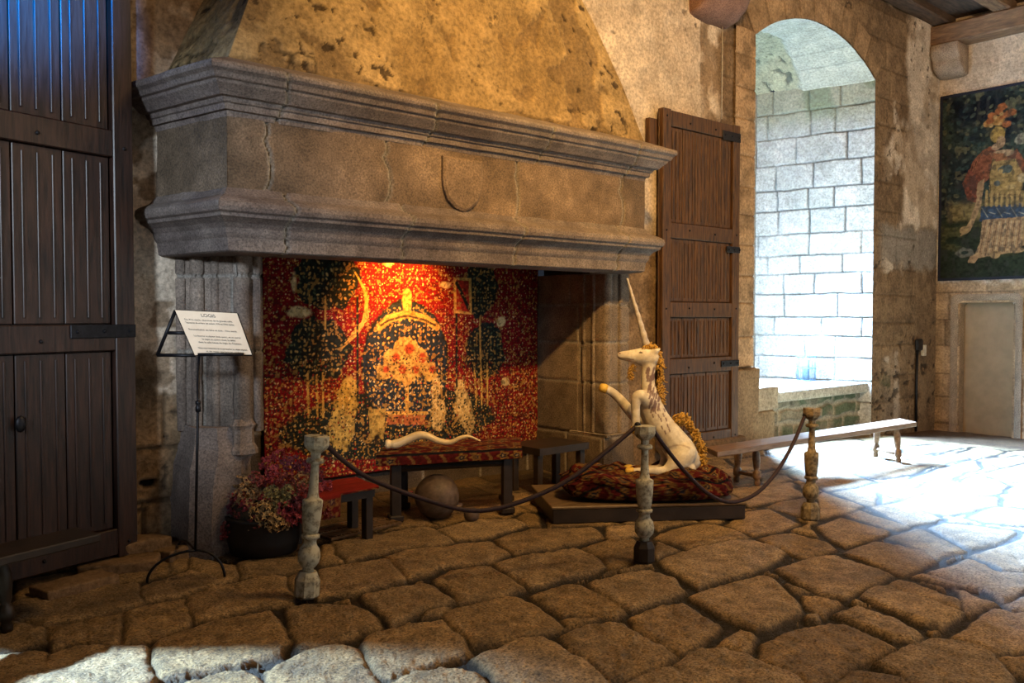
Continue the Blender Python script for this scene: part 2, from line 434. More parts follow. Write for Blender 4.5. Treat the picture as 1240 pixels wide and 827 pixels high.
# ------------------------------------------------------------------ room shell
YW = 5.85; XR = 13.9; ZC = 6.12
NL, NR, NZS, NZA = 8.84, 11.82, 4.86, 5.32      # window niche: left, right, spring, apex
def arch_z(x):
    c = (NL+NR)/2; h = (NR-NL)/2; s = NZA-NZS; Rr = (h*h+s*s)/(2*s)
    return NZA-Rr+np.sqrt(np.maximum(Rr*Rr-(x-c)**2, 0))
def masonry(U, V, rows, wmin, wmax, seed, jw=0.012, wob=0.012):
    """irregular ashlar: returns height (0 joint..1 stone), stone id"""
    Uw = U+wob*(fbm(U*4, V*4, 3, seed)-.5)*2; Vw = V+wob*(fbm(U*4+9, V*4, 3, seed+3)-.5)*2
    best = np.zeros(U.shape); ids = np.zeros(U.shape, int)
    rr = random.Random(seed); u0, u1 = U.min()-1.5, U.max()+1.5; k = 0
    d = np.zeros(U.shape)
    for a, b in zip(rows[:-1], rows[1:]):
        m = (Vw >= a) & (Vw < b)
        u = u0+rr.uniform(0, 1)
        while u < u1:
            w = rr.uniform(wmin, wmax); k += 1
            q = m & (Uw >= u) & (Uw < u+w)
            if q.any():
                d[q] = np.minimum(np.minimum(Uw[q]-u, u+w-Uw[q]), np.minimum(Vw[q]-a, b-Vw[q])); ids[q] = k
            u += w
    return d-jw/2, ids
STONE = np.array((.30, .20, .115)); STONE2 = np.array((.22, .145, .085)); PLA = np.array((.80, .68, .55)); GREY = np.array((.30, .27, .235))
def wall_colour(X, Z, seed=0):
    X0_ = X; n1 = fbm(X*1.3, Z*1.3, 5, seed+1); n2 = fbm(X*6, Z*6, 4, seed+7); n3 = fbm(X*26, Z*26, 3, seed+13)
    # where the lime plaster survives
    pl = np.zeros(X.shape)
    pl = np.maximum(pl, (1-sstep(1.6, 2.6, X))*sstep(1.05, 1.25, Z+.5*(n1-.5)+.45*(n2-.5))*(1-.35*sstep(2.5, 3.0, Z)))
    pl = np.maximum(pl, sstep(4.5, 5.2, X)*(1-sstep(8.05, 8.25, X+.35*(n2-.5)))*sstep(2.2, 2.6, Z))
    pl = np.maximum(pl, sstep(2.4, 2.9, X)*(1-sstep(5.2, 5.6, X))*sstep(2.5, 2.8, Z))
    q = sstep(12.75, 12.95, X+.7*(n1-.5)+.2*(n2-.5)+0.22*np.maximum(0, 4.3-Z))*sstep(2.85, 3.0, Z+.3*(n2-.5))
    pl = np.maximum(pl, q)
    pl = np.maximum(pl, .8*sstep(.56, .62, n1)*sstep(12.0, 12.3, X)*(1-sstep(12.6, 12.8, X)))
    # bald patches
    bald = sstep(.58, .63, fbm(X*3.3, Z*3.3, 5, seed+21)+.05*(1-sstep(.5, 2.5, X))*(1-sstep(1.6, 2.6, Z)))*(1-.8*(X > 4.5)*(X < 7.8))
    bald = np.where(X < 2.4, bald*.0+sstep(.60, .64, fbm(X*5, Z*5, 5, seed+24)+.06*(Z > 2.4)), bald)
    bald = np.maximum(bald, sstep(.50, .56, fbm(X*1.9, Z*1.9, 5, seed+23))*sstep(7.75, 7.95, X)*(1-sstep(4.7, 4.9, Z)))
    pl = pl*(1-bald*np.where(X > 12.5, .35, .8))
    pits = sstep(.72, .76, fbm(X*11, Z*11, 3, seed+31))*sstep(.45, .6, n1)
    pl2 = np.clip(pl, 0, 1)
    stone = mixc(STONE2, STONE, sstep(.35, .65, n2)); stone = stone*(.75+.5*n3)[..., None]
    grey = sstep(11.9, 12.2, X)*sstep(2.2, 2.35, Z+.25*(n2-.5))*(1-sstep(2.8, 2.95, Z+.25*(n2-.5)))
    stone = mixc(stone, GREY*1.25, grey*.8)
    plc = mixc(PLA*.88, PLA*1.12, sstep(.3, .7, n2))*np.where(X < 2.4, 1.25, 1.0)[..., None]; plc = mixc(plc, np.array((.50, .35, .21)), sstep(.52, .62, fbm(X*1.7+4, Z*1.7, 5, seed+41))*.55*(1-.6*(X > 4.5)*(X < 7.8)))
    C = mixc(stone, plc, pl2)
    C = mixc(C, np.array((.05, .035, .025)), pits*.8)
    h = pl2*0.012+(n2-.5)*.02+(n3-.5)*.006-pits*.012
    return C, h, pl2
def wall_patch(x0, x1, zlo, zhi, step=0.016):
    nx = max(3, int((x1-x0)/step)); 
    xs = np.linspace(x0, x1, nx); top = zhi(xs) if callable(zhi) else np.full(nx, zhi); bot = zlo(xs) if callable(zlo) else np.full(nx, zlo)
    nz = max(3, int((top.max()-bot.min())/step)); t = np.linspace(0, 1, nz)
    X = np.repeat(xs[:, None], nz, 1); Z = bot[:, None]*(1-t)+top[:, None]*t
    C, h, pl = wall_colour(X, Z)
    # squared stones round the niche and low down beside the fireplace
    rows = np.cumsum([-.4]+[.30, .42, .36, .45, .33, .40, .38, .47, .35, .42, .36, .44, .38, .42, .4, .4])
    d, ids = masonry(X, Z, rows, .38, .8, 5)
    js = sstep(0, .016, d); var = _hash(ids, ids*0, 6)
    low = (1-sstep(.95, 1.25, Z))*(X < 3)
    bare = np.clip(1-pl*1.5, 0, 1)
    zone = np.clip(((X > 8.2) & (X < 13.2))*0.5+low, 0, 1)*bare
    C = mixc(C, C*(.7+.6*var)[..., None], zone); C = mixc(C, C*.45, (1-js)*zone)
    h = h-(1-js)*.022*zone+(var-.5)*.02*zone
    hole = low*sstep(.62, .66, fbm(X*3.1+2, Z*9, 3, 91))*(np.abs(Z-.45) < .10)
    C = mixc(C, np.array((.012, .01, .008)), hole); h = h-hole*.05
    # gouges and pock marks by the alcove in the far corner
    ps = sstep(.66, .71, fbm(X*7, Z*9, 3, 55))*(X > 11.9)*(1-sstep(1.0, 1.6, Z+.5*(vnoise(X*2, Z*2, 3)-.5)))
    C = mixc(C, np.array((.03, .02, .014)), ps*.8); h = h-ps*.02
    # green damp at the foot by the niche
    dm = sstep(.5, .62, fbm(X*2.5, Z*2.5, 3, 66))*(X > 11.6)*(X < 12.4)*(1-sstep(.5, .8, Z))
    C = mixc(C, np.array((.05, .075, .03)), dm*.7)
    return np.stack([X, YW-h, Z], -1), C
wl = [wall_patch(-0.15, 2.3, -.12, ZC), wall_patch(2.3, 6.1, 2.35, ZC), wall_patch(6.1, NL, -.12, ZC), wall_patch(NR, XR, -.4, ZC), wall_patch(NL, NR, arch_z, ZC)]
o = grids('wall_left', wl, M['wall']); tag(o, 'long hall wall of patchy lime plaster over rough granite', 'wall', kind='structure')

# end wall with the doorway recess
DY0, DY1, DZT = 4.735, 5.49, 1.76
def end_patch(y0, y1, za, zb, step=0.02):
    n = max(3, int((y1-y0)/step)); m = max(3, int((zb-za)/step))
    Y, Z = np.meshgrid(np.linspace(y0, y1, n), np.linspace(za, zb, m), indexing='ij')
    n1 = fbm(Y*1.5+30, Z*1.5, 5, 101); n2 = fbm(Y*7+30, Z*7, 4, 103)
    pl = sstep(2.0, 2.2, Z+.3*(n2-.5)); plc = mixc(PLA*.95, PLA*1.15, n2); plc = mixc(plc, np.array((.58, .42, .28)), sstep(.5, .65, n1)*.5)
    st = mixc(STONE*1.15, STONE*1.6, sstep(.35, .65, n2))
    rows = np.cumsum([-.5]+[.38, .42, .36, .44, .4, .42, .4, .4, .5, .5, .5, .5, .5, .5, .5])
    d, ids = masonry(Y, Z, rows, .5, .95, 17); js = sstep(0, .014, d); var = _hash(ids, ids*0, 6)
    st = st*(.8+.4*var)[..., None]; st = mixc(st*.5, st, js)
    C = mixc(st, plc, pl); h = (n2-.5)*.015+pl*.01-(1-js)*(1-pl)*.015
    return np.stack([np.full(Y.shape, XR)-h, Y, Z], -1), C
o = grids('wall_right', [end_patch(DY1, YW+.02, -.45, ZC), end_patch(-4.2, DY0, -.45, ZC, .04), end_patch(DY0, DY1, DZT, ZC)], M['wall'])
tag(o, 'end wall of the hall, pink plaster above dressed stone', 'wall', kind='structure')
# doorway: chamfered stone surround and a closed plain brown door set back in it
dr = thing('door_1', 'plain brown door set in a chamfered stone doorway', 'door', (XR, (DY0+DY1)/2, -.24)); dr['kind'] = 'structure'
bm = bmesh.new(); b_box(bm, (XR+.20, (DY0+DY1)/2, DZT/2-.12), (.05, DY1-DY0+.1, DZT+.3), bevel=.004); bm_link('door_panel', bm, M['doorpaint'], dr)
bm = bmesh.new()
def frame_pts(yc, w, zt, r, n=6):
    pts = [(yc-w/2, -.3)]
    for k in range(n+1):
        a = PI-k*PI/2/n; pts.append((yc-w/2+r+r*math.cos(a), zt-r+r*math.sin(a)))
    for k in range(n+1):
        a = PI/2-k*PI/2/n; pts.append((yc+w/2-r+r*math.cos(a), zt-r+r*math.sin(a)))
    pts.append((yc+w/2, -.3)); return pts
yc = (DY0+DY1)/2; w = DY1-DY0
lo = [(XR-.025, frame_pts(yc, w+.26, DZT+.13, .10)), (XR-.03, frame_pts(yc, w+.10, DZT+.05, .09)), (XR+.04, frame_pts(yc, w, DZT, .08)), (XR+.2, frame_pts(yc, w, DZT, .08))]
rows_ = [[bm.verts.new((x, y, z)) for y, z in pts] for x, pts in lo]
for a, b in zip(rows_[:-1], rows_[1:]):
    for k in range(len(a)-1): bm.faces.new((a[k], a[k+1], b[k+1], b[k]))
me = bpy.data.meshes.new('door_surround'); bmesh.ops.recalc_face_normals(bm, faces=bm.faces); bm.to_mesh(me); bm.free()
me.color_attributes.new('Col', 'FLOAT_COLOR', 'POINT'); me.color_attributes['Col'].data.foreach_set('color', np.tile(np.array([.40, .29, .19, 1], np.float32), len(me.vertices)))
link('door_surround', me, M['granite'], dr)

# the rest of the room
M['plainwall'] = m_plain('distant_plaster', (.42, .33, .24), (.26, .19, .13), 0.9, 2.5, 0.3)
def slab(name, c, s, mat, label, cat='wall'):
    bm = bmesh.new(); b_box(bm, c, s); o = bm_link(name, bm, mat); return tag(o, label, cat, kind='structure')
slab('wall_back', (5, -4.3, 2.8), (19, .2, 7), M['plainwall'], 'plain plastered wall behind the visitor')
slab('wall_far', (-4.3, 1.2, 2.8), (.2, 11.4, 7), M['plainwall'], 'plain plastered cross wall at the near end of the hall')
slab('trim_1', (-3.3, 6.0, 2.8), (2.1, .3, 7), M['plainwall'], 'plastered wall beyond the second window niche')
slab('trim_2', (-1.15, 6.0, 5.6), (2.4, .3, 1.4), M['plainwall'], 'plaster above the second window niche')
slab('ceiling', (4.8, .9, ZC+.04), (18.6, 10.8, .08), M['beamdark'], 'dark boarded ceiling', 'ceiling')

# window niche (embrasure) with a narrow slit window at its outer end
W1 = thing('window_1', 'tall arched window niche of white stone blocks with stone seat', 'window', ((NL+NR)/2, YW, 0)); W1['kind'] = 'structure'
JB = (11.42, 7.5)
def niche_col(U, V, seed, rows, wmin, wmax, green=1.0):
    d, ids = masonry(U, V, rows, wmin, wmax, seed, .01, .014)
    js = sstep(-.002, .012, d); var = _hash(ids, ids*0, seed); n2 = fbm(U*6, V*6, 4, seed+9); n3 = fbm(U*25, V*25, 3, seed+4)
    soft = sstep(.35, .55, vnoise(U*1.2, V*1.2, seed+70))
    C = mixc((.50, .48, .43), (.62, .60, .56), sstep(.3, .7, n2))*(.85+.3*var)[..., None]*(.85+.3*n3)[..., None]
    g = sstep(4.15, 4.6, V+.3*(n2-.5))*green
    C = mixc(C, np.array((.30, .27, .15)), g*.75)
    g2 = sstep(4.35, 4.6, V+.2*(n2-.5))*sstep(.45, .6, vnoise(U*2.5, V*2, seed+5))*green
    C = mixc(C, np.array((.12, .14, .06)), g2*.6)
    C = mixc(C*(.22+.35*soft)[..., None], C, js)
    h = -(1-js)*.042*(1-.4*soft)+(n2-.5)*.022+(n3-.5)*.010+(var-.5)*.014
    return C, h
def quad_relief(p0, p1, za, zb, rows, wmin, wmax, seed, green=1.0, step=.012, colfn=None):
    """vertical relief wall from p0 to p1 (xy), normal on the left-hand side of p0->p1"""
    L = math.hypot(p1[0]-p0[0], p1[1]-p0[1]); n = int(L/step); m = int((zb-za)/step)
    U, V = np.meshgrid(np.linspace(0, L, n), np.linspace(za, zb, m), indexing='ij')
    C, h = (colfn or niche_col)(U, V, seed, rows, wmin, wmax, green)
    dx, dy = (p1[0]-p0[0])/L, (p1[1]-p0[1])/L; nx, ny = -dy, dx
    return np.stack([p0[0]+U*dx+h*nx, p0[1]+U*dy+h*ny, V], -1), C
rowsJ = np.cumsum([-.3]+[.30, .32, .30, .33, .31, .28, .34, .30, .27, .32, .36, .30, .38, .40, .36, .4, .4, .4])
pj = quad_relief((NR, YW), JB, -.3, 4.92, rowsJ, .35, .78, 21)
pl_ = quad_relief((9.2, 7.5), (NL, YW), -.3, 4.92, rowsJ, .35, .78, 23)
grids('niche_jamb', [pj], M['wall'], W1); grids('niche_jamb', [pl_], M['wall'], W1)
# vault of the niche
nx, ny_ = 190, 120
t, s = np.meshgrid(np.linspace(0, 1, nx), np.linspace(0, 1, ny_), indexing='ij')
xa = NL+(NR-NL)*t; xb = 9.2+(JB[0]-9.2)*t; za = arch_z(xa)
X = xa*(1-s)+xb*s; Y = YW+(7.5-YW)*s
rough_ = sstep(.45, .50, s+.30*(1-t)+.25*(fbm(X*2, Y*2, 3, 3)-.5)-.12)
Vv = Y; Uu = t*3.1; course = np.minimum(np.abs((Uu/.34) % 1-.5), 1)
jl = sstep(.47, .49, course)*(1-rough_)
n2 = fbm(X*6, Y*6, 4, 5); n3 = fbm(X*20, Y*20, 3, 5); pit = sstep(.66, .70, fbm(X*9, Y*14, 3, 8))*rough_
C = mixc((.58, .55, .42), (.70, .68, .56), n2); C = mixc(C, np.array((.42, .38, .24))*(.7+.6*n3)[..., None], rough_); C = C*(1-.45*jl)[..., None]; C = C*(1-.75*pit)[..., None]
Zz = za+(n2-.5)*.02+jl*.015+pit*.03+rough_*(.035+.03*n3)
grids('niche_vault', [(np.stack([X, Y, Zz], -1), C)], M['wall'], W1, flip=True)
# voussoirs framing the arch and quoins down both sides, flush with the wall face
def voussoir_ring():
    n, m = 300, 34
    t, s = np.meshgrid(np.linspace(0, 1, n), np.linspace(0, 1, m), indexing='ij')
    x = NL+(NR-NL)*t; z = arch_z(x); c = (NL+NR)/2; sg = NZA-NZS; h = (NR-NL)/2; R_ = (h*h+sg*sg)/(2*sg)
    nx_ = (x-c)/R_; nz_ = (z-(NZA-R_))/R_
    X = x+nx_*.42*s; Z = z+nz_*.42*s
    k = t*9; f = np.minimum(k % 1, 1-(k % 1))*3.1/9; js = sstep(0.004, .016, f); var = _hash(np.floor(k), np.floor(k)*0, 4)
    n2 = fbm(X*6, Z*6, 4, 50)
    C = mixc(STONE*1.1, STONE*1.65, sstep(.3, .7, n2))*(.8+.4*var)[..., None]; C = mixc(C*.5, C, js)
    hh = .022+(n2-.5)*.015-(1-js)*.015; hh = hh*(1-sstep(.93, 1.0, s))
    return np.stack([X, YW-hh, Z], -1), C
grids('arch_stones', [voussoir_ring()], M['wall'], W1)
def quoin(x0, x1, za, zb, seed, nh=11):
    rows = np.linspace(za, zb, nh+1)+np.array([0]+[random.Random(seed+i).uniform(-.05, .05) for i in range(nh-1)]+[0])
    n = int((x1-x0)/.012); m = int((zb-za)/.012)
    X, Z = np.meshgrid(np.linspace(x0, x1, n), np.linspace(za, zb, m), indexing='ij')
    Xw = X; Zw = Z+.012*(fbm(X*4, Z*4, 2, seed)-.5)
    k = np.clip(np.searchsorted(rows, Zw)-1, 0, nh-1); d = np.minimum(Zw-rows[k], rows[k+1]-Zw); js = sstep(.003, .014, d); var = _hash(k, k*0, seed)
    n2 = fbm(X*6, Z*6, 4, seed+1)
    C = mixc(STONE*1.0, STONE*1.7, sstep(.3, .7, n2))*(.85+.3*var)[..., None]; C = mixc(C*.7, C, js)
    hh = .024+(n2-.5)*.014-(1-js)*.016
    e = np.minimum(sstep(0, .02, X-x0), sstep(0, .02, x1-X)) if False else 1
    return np.stack([X, YW-hh*e, Z], -1), C
grids('quoin_stones', [quoin(8.44, NL, .95, 4.9, 61)], M['wall'], W1, flip=True)
# seat wall, sill slab and the projecting seat block on the left
def moss_col(U, V, seed, rows, wmin, wmax, green):
    d, ids = masonry(U, V, rows, wmin, wmax, seed, .03, .045); js = sstep(0, .03, d); n2 = fbm(U*5, V*5, 4, seed)
    C = mixc((.20, .17, .12), (.34, .29, .21), n2); C = mixc(C, np.array((.08, .13, .07)), sstep(.42, .55, fbm(U*2, V*2, 3, seed+3))*.75)
    C = mixc(np.array((.42, .37, .28)), C, js)
    return C, -(1-js)*.035+(n2-.5)*.03
grids('seat_wall', [quad_relief((11.9, 6.0), (8.9, 6.0), -.3, .50, np.array([-.4, -.1, .17, .36, .6]), .3, .62, 33, 1, colfn=moss_col)], M['wall'], W1, flip=True)
def cmesh(name, bm, col, mat, parent=None, smooth=False, vary=0.25, seed=0):
    bmesh.ops.recalc_face_normals(bm, faces=bm.faces)
    me = bpy.data.meshes.new(name); bm.to_mesh(me); bm.free()
    co = np.zeros(len(me.vertices)*3, np.float32); me.vertices.foreach_get('co', co); co = co.reshape(-1, 3)
    n = fbm(co[:, 0]*5+co[:, 2]*3, co[:, 1]*5+co[:, 2]*2, 3, seed)
    setcol(me, np.asarray(col)[None]*(1-vary+2*vary*n)[:, None]); return link(name, me, mat, parent, smooth)
def rough_box(name, c, size, col, mat, parent, bev=.03, cuts=5, amp=.012, rz=0.0, seed=1):
    bm = bmesh.new(); r = bmesh.ops.create_cube(bm, size=1.0)
    bmesh.ops.scale(bm, vec=size, verts=bm.verts)
    bmesh.ops.bevel(bm, geom=list(bm.edges), offset=bev, segments=3, profile=.5, affect='EDGES')
    bmesh.ops.subdivide_edges(bm, edges=[e for e in bm.edges if e.calc_length() > .08], cuts=cuts, use_grid_fill=True)
    for v in bm.verts:
        k = v.co; n = float(fbm(k.x*6+seed+k.z*4, k.y*6+k.z*5, 3, seed))-.5
        v.co = k+k.normalized()*n*amp*2
    bmesh.ops.transform(bm, matrix=Matrix.Translation(Vector(c)) @ Matrix.Rotation(rz, 4, 'Z'), verts=bm.verts)
    return cmesh(name, bm, col, mat, parent, True, seed=seed)
rough_box('sill_slab', (10.30, 6.72, .54), (3.04, 1.66, .14), (.50, .47, .40), M['wall'], W1, .025, 8, .012, seed=3)
rough_box('seat_block', (9.02, 6.10, .56), (.62, .66, .30), (.40, .33, .24), M['wall'], W1, .03, 5, .02, seed=4)
rough_box('seat_block', (8.96, 6.08, .14), (.50, .66, .56), (.26, .185, .11), M['wall'], W1, .03, 5, .02, seed=5)
rough_box('footing_stone', (8.62, 5.80, .45), (.50, .10, .98), (.26, .175, .10), M['wall'], W1, .02, 6, .03, seed=6)
# outer wall of the niche with slit and leaded pane
bm = bmesh.new()
for c, s in (((9.3, 7.62, 2.6), (1.0, .2, 5.9)), ((10.85, 7.62, 2.6), (1.3, .2, 5.9)), ((10.0, 7.62, .1), (.5, .2, 1.6)), ((10.0, 7.62, 5.0), (.5, .2, 1.2))): b_box(bm, c, s)
cmesh('outer_wall', bm, (.5, .47, .4), M['wall'], W1)
bm = bmesh.new()
for k in range(2): b_box(bm, (9.79+.42*k, 7.6, 2.65), (.04, .06, 3.5), bevel=.005)
for k in range(9): b_box(bm, (10.0, 7.6, .92+k*.43), (.42, .02, .02))
bm_link('window_frame', bm, M['iron'], W1)
# stones of the ledge under the shutter
rough_box('trim_3', (8.05, 5.78, .05), (.9, .22, .26), (.17, .105, .06), M['wall'], None, .03, 5, .02, seed=9)
bpy.context.scene.objects['trim_3']['kind'] = 'structure'; bpy.context.scene.objects['trim_3']['label'] = 'low stone ledge at the wall foot under the shutter'
for i, (x, y, sx, sz, rz) in enumerate([(1.60, 5.52, .42, .10, -.4), (1.98, 5.62, .34, .11, .5), (1.30, 5.30, .42, .09, .25), (1.78, 5.70, .3, .16, .1)]):
    rough_box('trim_%d' % (4+i), (x, y, sz/2-.04), (sx, .2, sz), (.24, .155, .09), M['wall'], None, .012, 4, .035, rz, 20+i)
    tag(bpy.context.scene.objects['trim_%d' % (4+i)], ['flat stone at the door foot beside the iron stand', 'slanting stone against the fireplace pier foot', 'flat stone under the near bench end', 'upright stone in the corner by the pier'][i], 'stone', kind='structure')
# cable on the wall and socket with its conduit
bm = bmesh.new(); b_tube(bm, [(8.16, YW-.04, 4.95), (8.165, YW-.035, 3.77)], .006, 6); tag(bm_link('wall_cable', bm, M['plastic'], None, True), 'thin pale cable hanging down the plaster above the shutter', 'cable')
t = thing('wall_socket', 'small white socket with dark conduit running down to the floor', 'socket', (13.29, YW-.03, 1.05))
bm = bmesh.new(); b_box(bm, (13.36, YW-.05, 1.03), (.10, .05, .17), bevel=.01); bm_link('socket_plate', bm, M['plastic'], t)
bm = bmesh.new(); b_box(bm, (13.20, YW-.05, 1.12), (.22, .05, .18), bevel=.03); bm_link('junction_box', bm, M['iron'], t)
bm = bmesh.new(); b_tube(bm, [(13.18, YW-.035, 1.05), (13.16, YW-.035, .5), (13.17, YW-.035, -.2)], .022, 8); bm_link('conduit', bm, M['iron'], t, True)
# wire lantern cage on the sill
t = thing('wire_cage', 'small blue-grey wire cage standing on the stone window sill', 'cage', (11.40, 6.62, .61))
M['bluewire'] = m_plain('blue_wire', (.16, .25, .36), rough=.5)
bm = bmesh.new()
for k in range(12):
    a = 2*PI*k/12; b_tube(bm, [(11.40+.15*math.cos(a), 6.62+.12*math.sin(a), .62), (11.40+.15*math.cos(a), 6.62+.12*math.sin(a), .97)], .005, 5)
for z in (.625, .80, .97): b_tube(bm, [(11.40+.15*math.cos(2*PI*k/20), 6.62+.12*math.sin(2*PI*k/20), z) for k in range(21)], .007, 5)
bm_link('wires', bm, M['bluewire'], t, True)
bm = bmesh.new(); b_lathe(bm, [(.045, .0), (.045, .30), (.01, .31), (.008, .56)], Matrix.Translation((11.40, 6.62, .615)), 12); bm_link('centre_rod', bm, M['bluewire'], t, True)

# ------------------------------------------------------------------ beams and corbels
def beam(name, label, p, q, w, h, mat, group=None, seed=0):
    L = (Vector(q)-Vector(p)).length; bm = bmesh.new()
    n = max(4, int(L/.12)); rings = []
    prof = [(-.5, -.42), (-.42, -.5), (.42, -.5), (.5, -.42), (.5, .42), (.42, .5), (-.42, .5), (-.5, .42)]
    for i in range(n+1):
        x = L*i/n; rings.append([bm.verts.new((x, a*w*(1+.10*(float(vnoise(x*1.7, k, seed))-.5)), b*h*(1+.10*(float(vnoise(x*1.7, k+20, seed))-.5)))) for k, (a, b) in enumerate(prof)])
    for i in range(n):
        for k in range(8): bm.faces.new((rings[i][k], rings[i][(k+1) % 8], rings[i+1][(k+1) % 8], rings[i+1][k]))
    bm.faces.new(rings[0][::-1]); bm.faces.new(rings[-1])
    bmesh.ops.recalc_face_normals(bm, faces=bm.faces)
    me = bpy.data.meshes.new(name); bm.to_mesh(me); bm.free(); o = link(name, me, mat, None, False)
    d = Vector(q)-Vector(p); o.location = p; o.rotation_euler = (0, -math.atan2(d.z, math.hypot(d.x, d.y)), math.atan2(d.y, d.x))
    return tag(o, label, 'beam', group, kind='structure')
beam('ceiling_beam', 'big pale brown beam carried along the end wall on a corbel', (13.70, 5.83, 5.82), (13.70, -4.1, 5.82), .36, .30, M['beam'], seed=1)
beam('ceiling_beam', 'dark beam running along the top of the long wall', (9.0, 5.72, 6.12), (13.85, 5.72, 6.12), .25, .24, M['beamdark'], seed=2)
for i, (y, m_) in enumerate([(4.85, 'beam'), (3.95, 'beamdark'), (3.0, 'beam'), (2.0, 'beam')]):
    beam('ceiling_joist', ['rough pale joist nearest the corner above the end wall beam', 'second dark joist from the corner under the boards', 'third joist from the corner', 'fourth joist from the corner'][i], (9.5, y, 6.08), (13.8, y, 6.08), .24, .22, M[m_], 'ceiling joists', seed=5+i)
def corbel(name, label, c, size, rz, col):
    """rounded stone bracket: profile in local (out, z)"""
    bm = bmesh.new(); w, d, h = size
    prof = [(0, 0), (d, 0), (d, -h*.28), (d*.93, -h*.42), (d*.78, -h*.5), (d*.80, -h*.62), (d*.66, -h*.80), (d*.4, -h*.94), (0, -h)]
    n = 8; rings = []
    for k in range(n+1):
        u = -w/2+w*k/n; e = 1-.06*abs(2*k/n-1)**6
        rings.append([bm.verts.new((a*e, u, b*e+(float(vnoise(k*.9, a*9+b*7, 3))-.5)*.012)) for a, b in prof])
    for k in range(n):
        for j in range(len(prof)): bm.faces.new((rings[k][j], rings[k][(j+1) % len(prof)], rings[k+1][(j+1) % len(prof)], rings[k+1][j]))
    bm.faces.new(rings[0]); bm.faces.new(rings[-1][::-1])
    bmesh.ops.transform(bm, matrix=Matrix.Translation(Vector(c)) @ Matrix.Rotation(rz, 4, 'Z'), verts=bm.verts)
    o = cmesh(name, bm, col, M['granite'], None, True); o.modifiers.new('b', 'BEVEL').width = .015
    return tag(o, label, 'corbel', kind='structure')
corbel('corbel', 'moulded grey stone corbel under the end wall beam in the corner', (13.88, 5.62, 5.66), (.42, .42, .46), PI, (.50, .38, .28))
corbel('corbel', 'purplish stone corbel projecting high on the plaster above the shutter', (7.95, 5.87, 5.50), (.72, .45, .72), -PI/2, (.30, .17, .13))
# ------------------------------------------------------------------ fireplace
FP = thing('fireplace', 'monumental grey granite fireplace with carved mantel and plastered hood', 'fireplace', (4.1, 5.5, 0))
PLAN = [(1.955, 5.87), (2.13, 5.10), (6.0, 5.10), (6.17, 5.87)]
def offset_plan(o):
    P = [np.array(p) for p in PLAN]; N = []
    for a, b in zip(P[:-1], P[1:]):
        d = (b-a)/np.linalg.norm(b-a); N.append((np.array([d[1], -d[0]]), d, a))
    out = []
    # ends slide along the wall plane
    n0, d0, a0 = N[0]; q = a0+n0*o; t = (5.87-q[1])/d0[1]; out.append(q+d0*t)
    for (n1, d1, a1), (n2, d2, a2) in zip(N[:-1], N[1:]):
        A = np.array([d1, -d2]).T; r = np.linalg.solve(A, (a2+n2*o)-(a1+n1*o)); out.append(a1+n1*o+d1*r[0])
    n0, d0, a0 = N[-1]; q = a0+n0*o; t = (5.87-q[1])/d0[1]; out.append(q+d0*t)
    return out
GR = np.array((.30, .235, .19)); GR2 = np.array((.19, .145, .125)); MORT = np.array((.36, .32, .28))
def sweep(name, prof, joints, seed, groove=.03, mort=.95, step=.012, ca=(.21, .165, .15), cb=(.30, .245, .215)):
    """profile (offset, z) swept round the mantel plan, stones parted at the given x on the front"""
    prof = np.array(prof, float)
    L = np.concatenate([[0], np.cumsum(np.hypot(*(np.diff(prof, axis=0).T)))]); s = np.arange(0, L[-1], .009)
    s = np.unique(np.concatenate([s, L])); po = np.interp(s, L, prof[:, 0]); pz = np.interp(s, L, prof[:, 1])
    offs = [offset_plan(o) for o in po]; patches = []
    for k in range(3):
        A = np.array([o[k] for o in offs]); B = np.array([o[k+1] for o in offs])
        n = int(np.linalg.norm(B[0]-A[0])/step)+2; t = np.linspace(0, 1, n)
        XY = A[None]*(1-t)[:, None, None]+B[None]*t[:, None, None]
        X = XY[..., 0]; Y = XY[..., 1]; Z = np.broadcast_to(pz, X.shape).copy()
        d = (B[0]-A[0])/np.linalg.norm(B[0]-A[0]); nrm = np.array([d[1], -d[0]])
        U = X*d[0]+Y*d[1]
        n1 = fbm(U*3, Z*3+7*k, 4, seed); n2 = fbm(U*14, Z*14+k, 3, seed+5); wav = (fbm(Z*9+3*k, Z*0+seed, 3, seed)-.5)*.09
        g = np.zeros(X.shape); m = np.zeros(X.shape); sid = np.zeros(X.shape)
        js = joints if k == 1 else []
        for i, xj in enumerate(js):
            dd = X-xj-wav*(1+.4*math.sin(i*2.3)); g = np.maximum(g, np.exp(-(dd/.007)**2)); m = np.maximum(m, np.exp(-((dd+.006)/.015)**2)); sid += (dd > 0)
        var = _hash(sid+10*k, sid*0, seed)
        C = mixc(np.array(ca), np.array(cb), sstep(.3, .7, n1))*(.85+.3*var)[..., None]*(.8+.4*n2)[..., None]
        C = mixc(C, np.array((.46, .43, .37)), m*mort); C = mixc(C, C*.12, g*.85)
        h = (n1-.5)*.014+(n2-.5)*.005-g*groove
        patches.append((np.stack([X+nrm[0]*h, Y+nrm[1]*h, Z+h*.3], -1), C))
    return grids(name, patches, M['granite'], FP)
sweep('cornice', [(-.06, 2.765), (.0, 2.765), (.012, 2.80), (.035, 2.80), (.04, 2.835), (.055, 2.84), (.065, 2.865), (.10, 2.87), (.125, 2.895), (.16, 2.925), (.165, 2.94), (.185, 2.945), (.20, 2.975), (.225, 2.99), (.232, 3.01), (.225, 3.03), (.19, 3.045), (.05, 3.10), (-.05, 3.14)], [2.45, 3.58, 4.68, 5.717], 3)
sweep('frieze', [(.0, 2.32), (.0, 2.55), (.0, 2.78)], [2.395, 3.28, 4.48, 5.70], 7, .03, .95, .012, (.165, .115, .075), (.26, .185, .125))
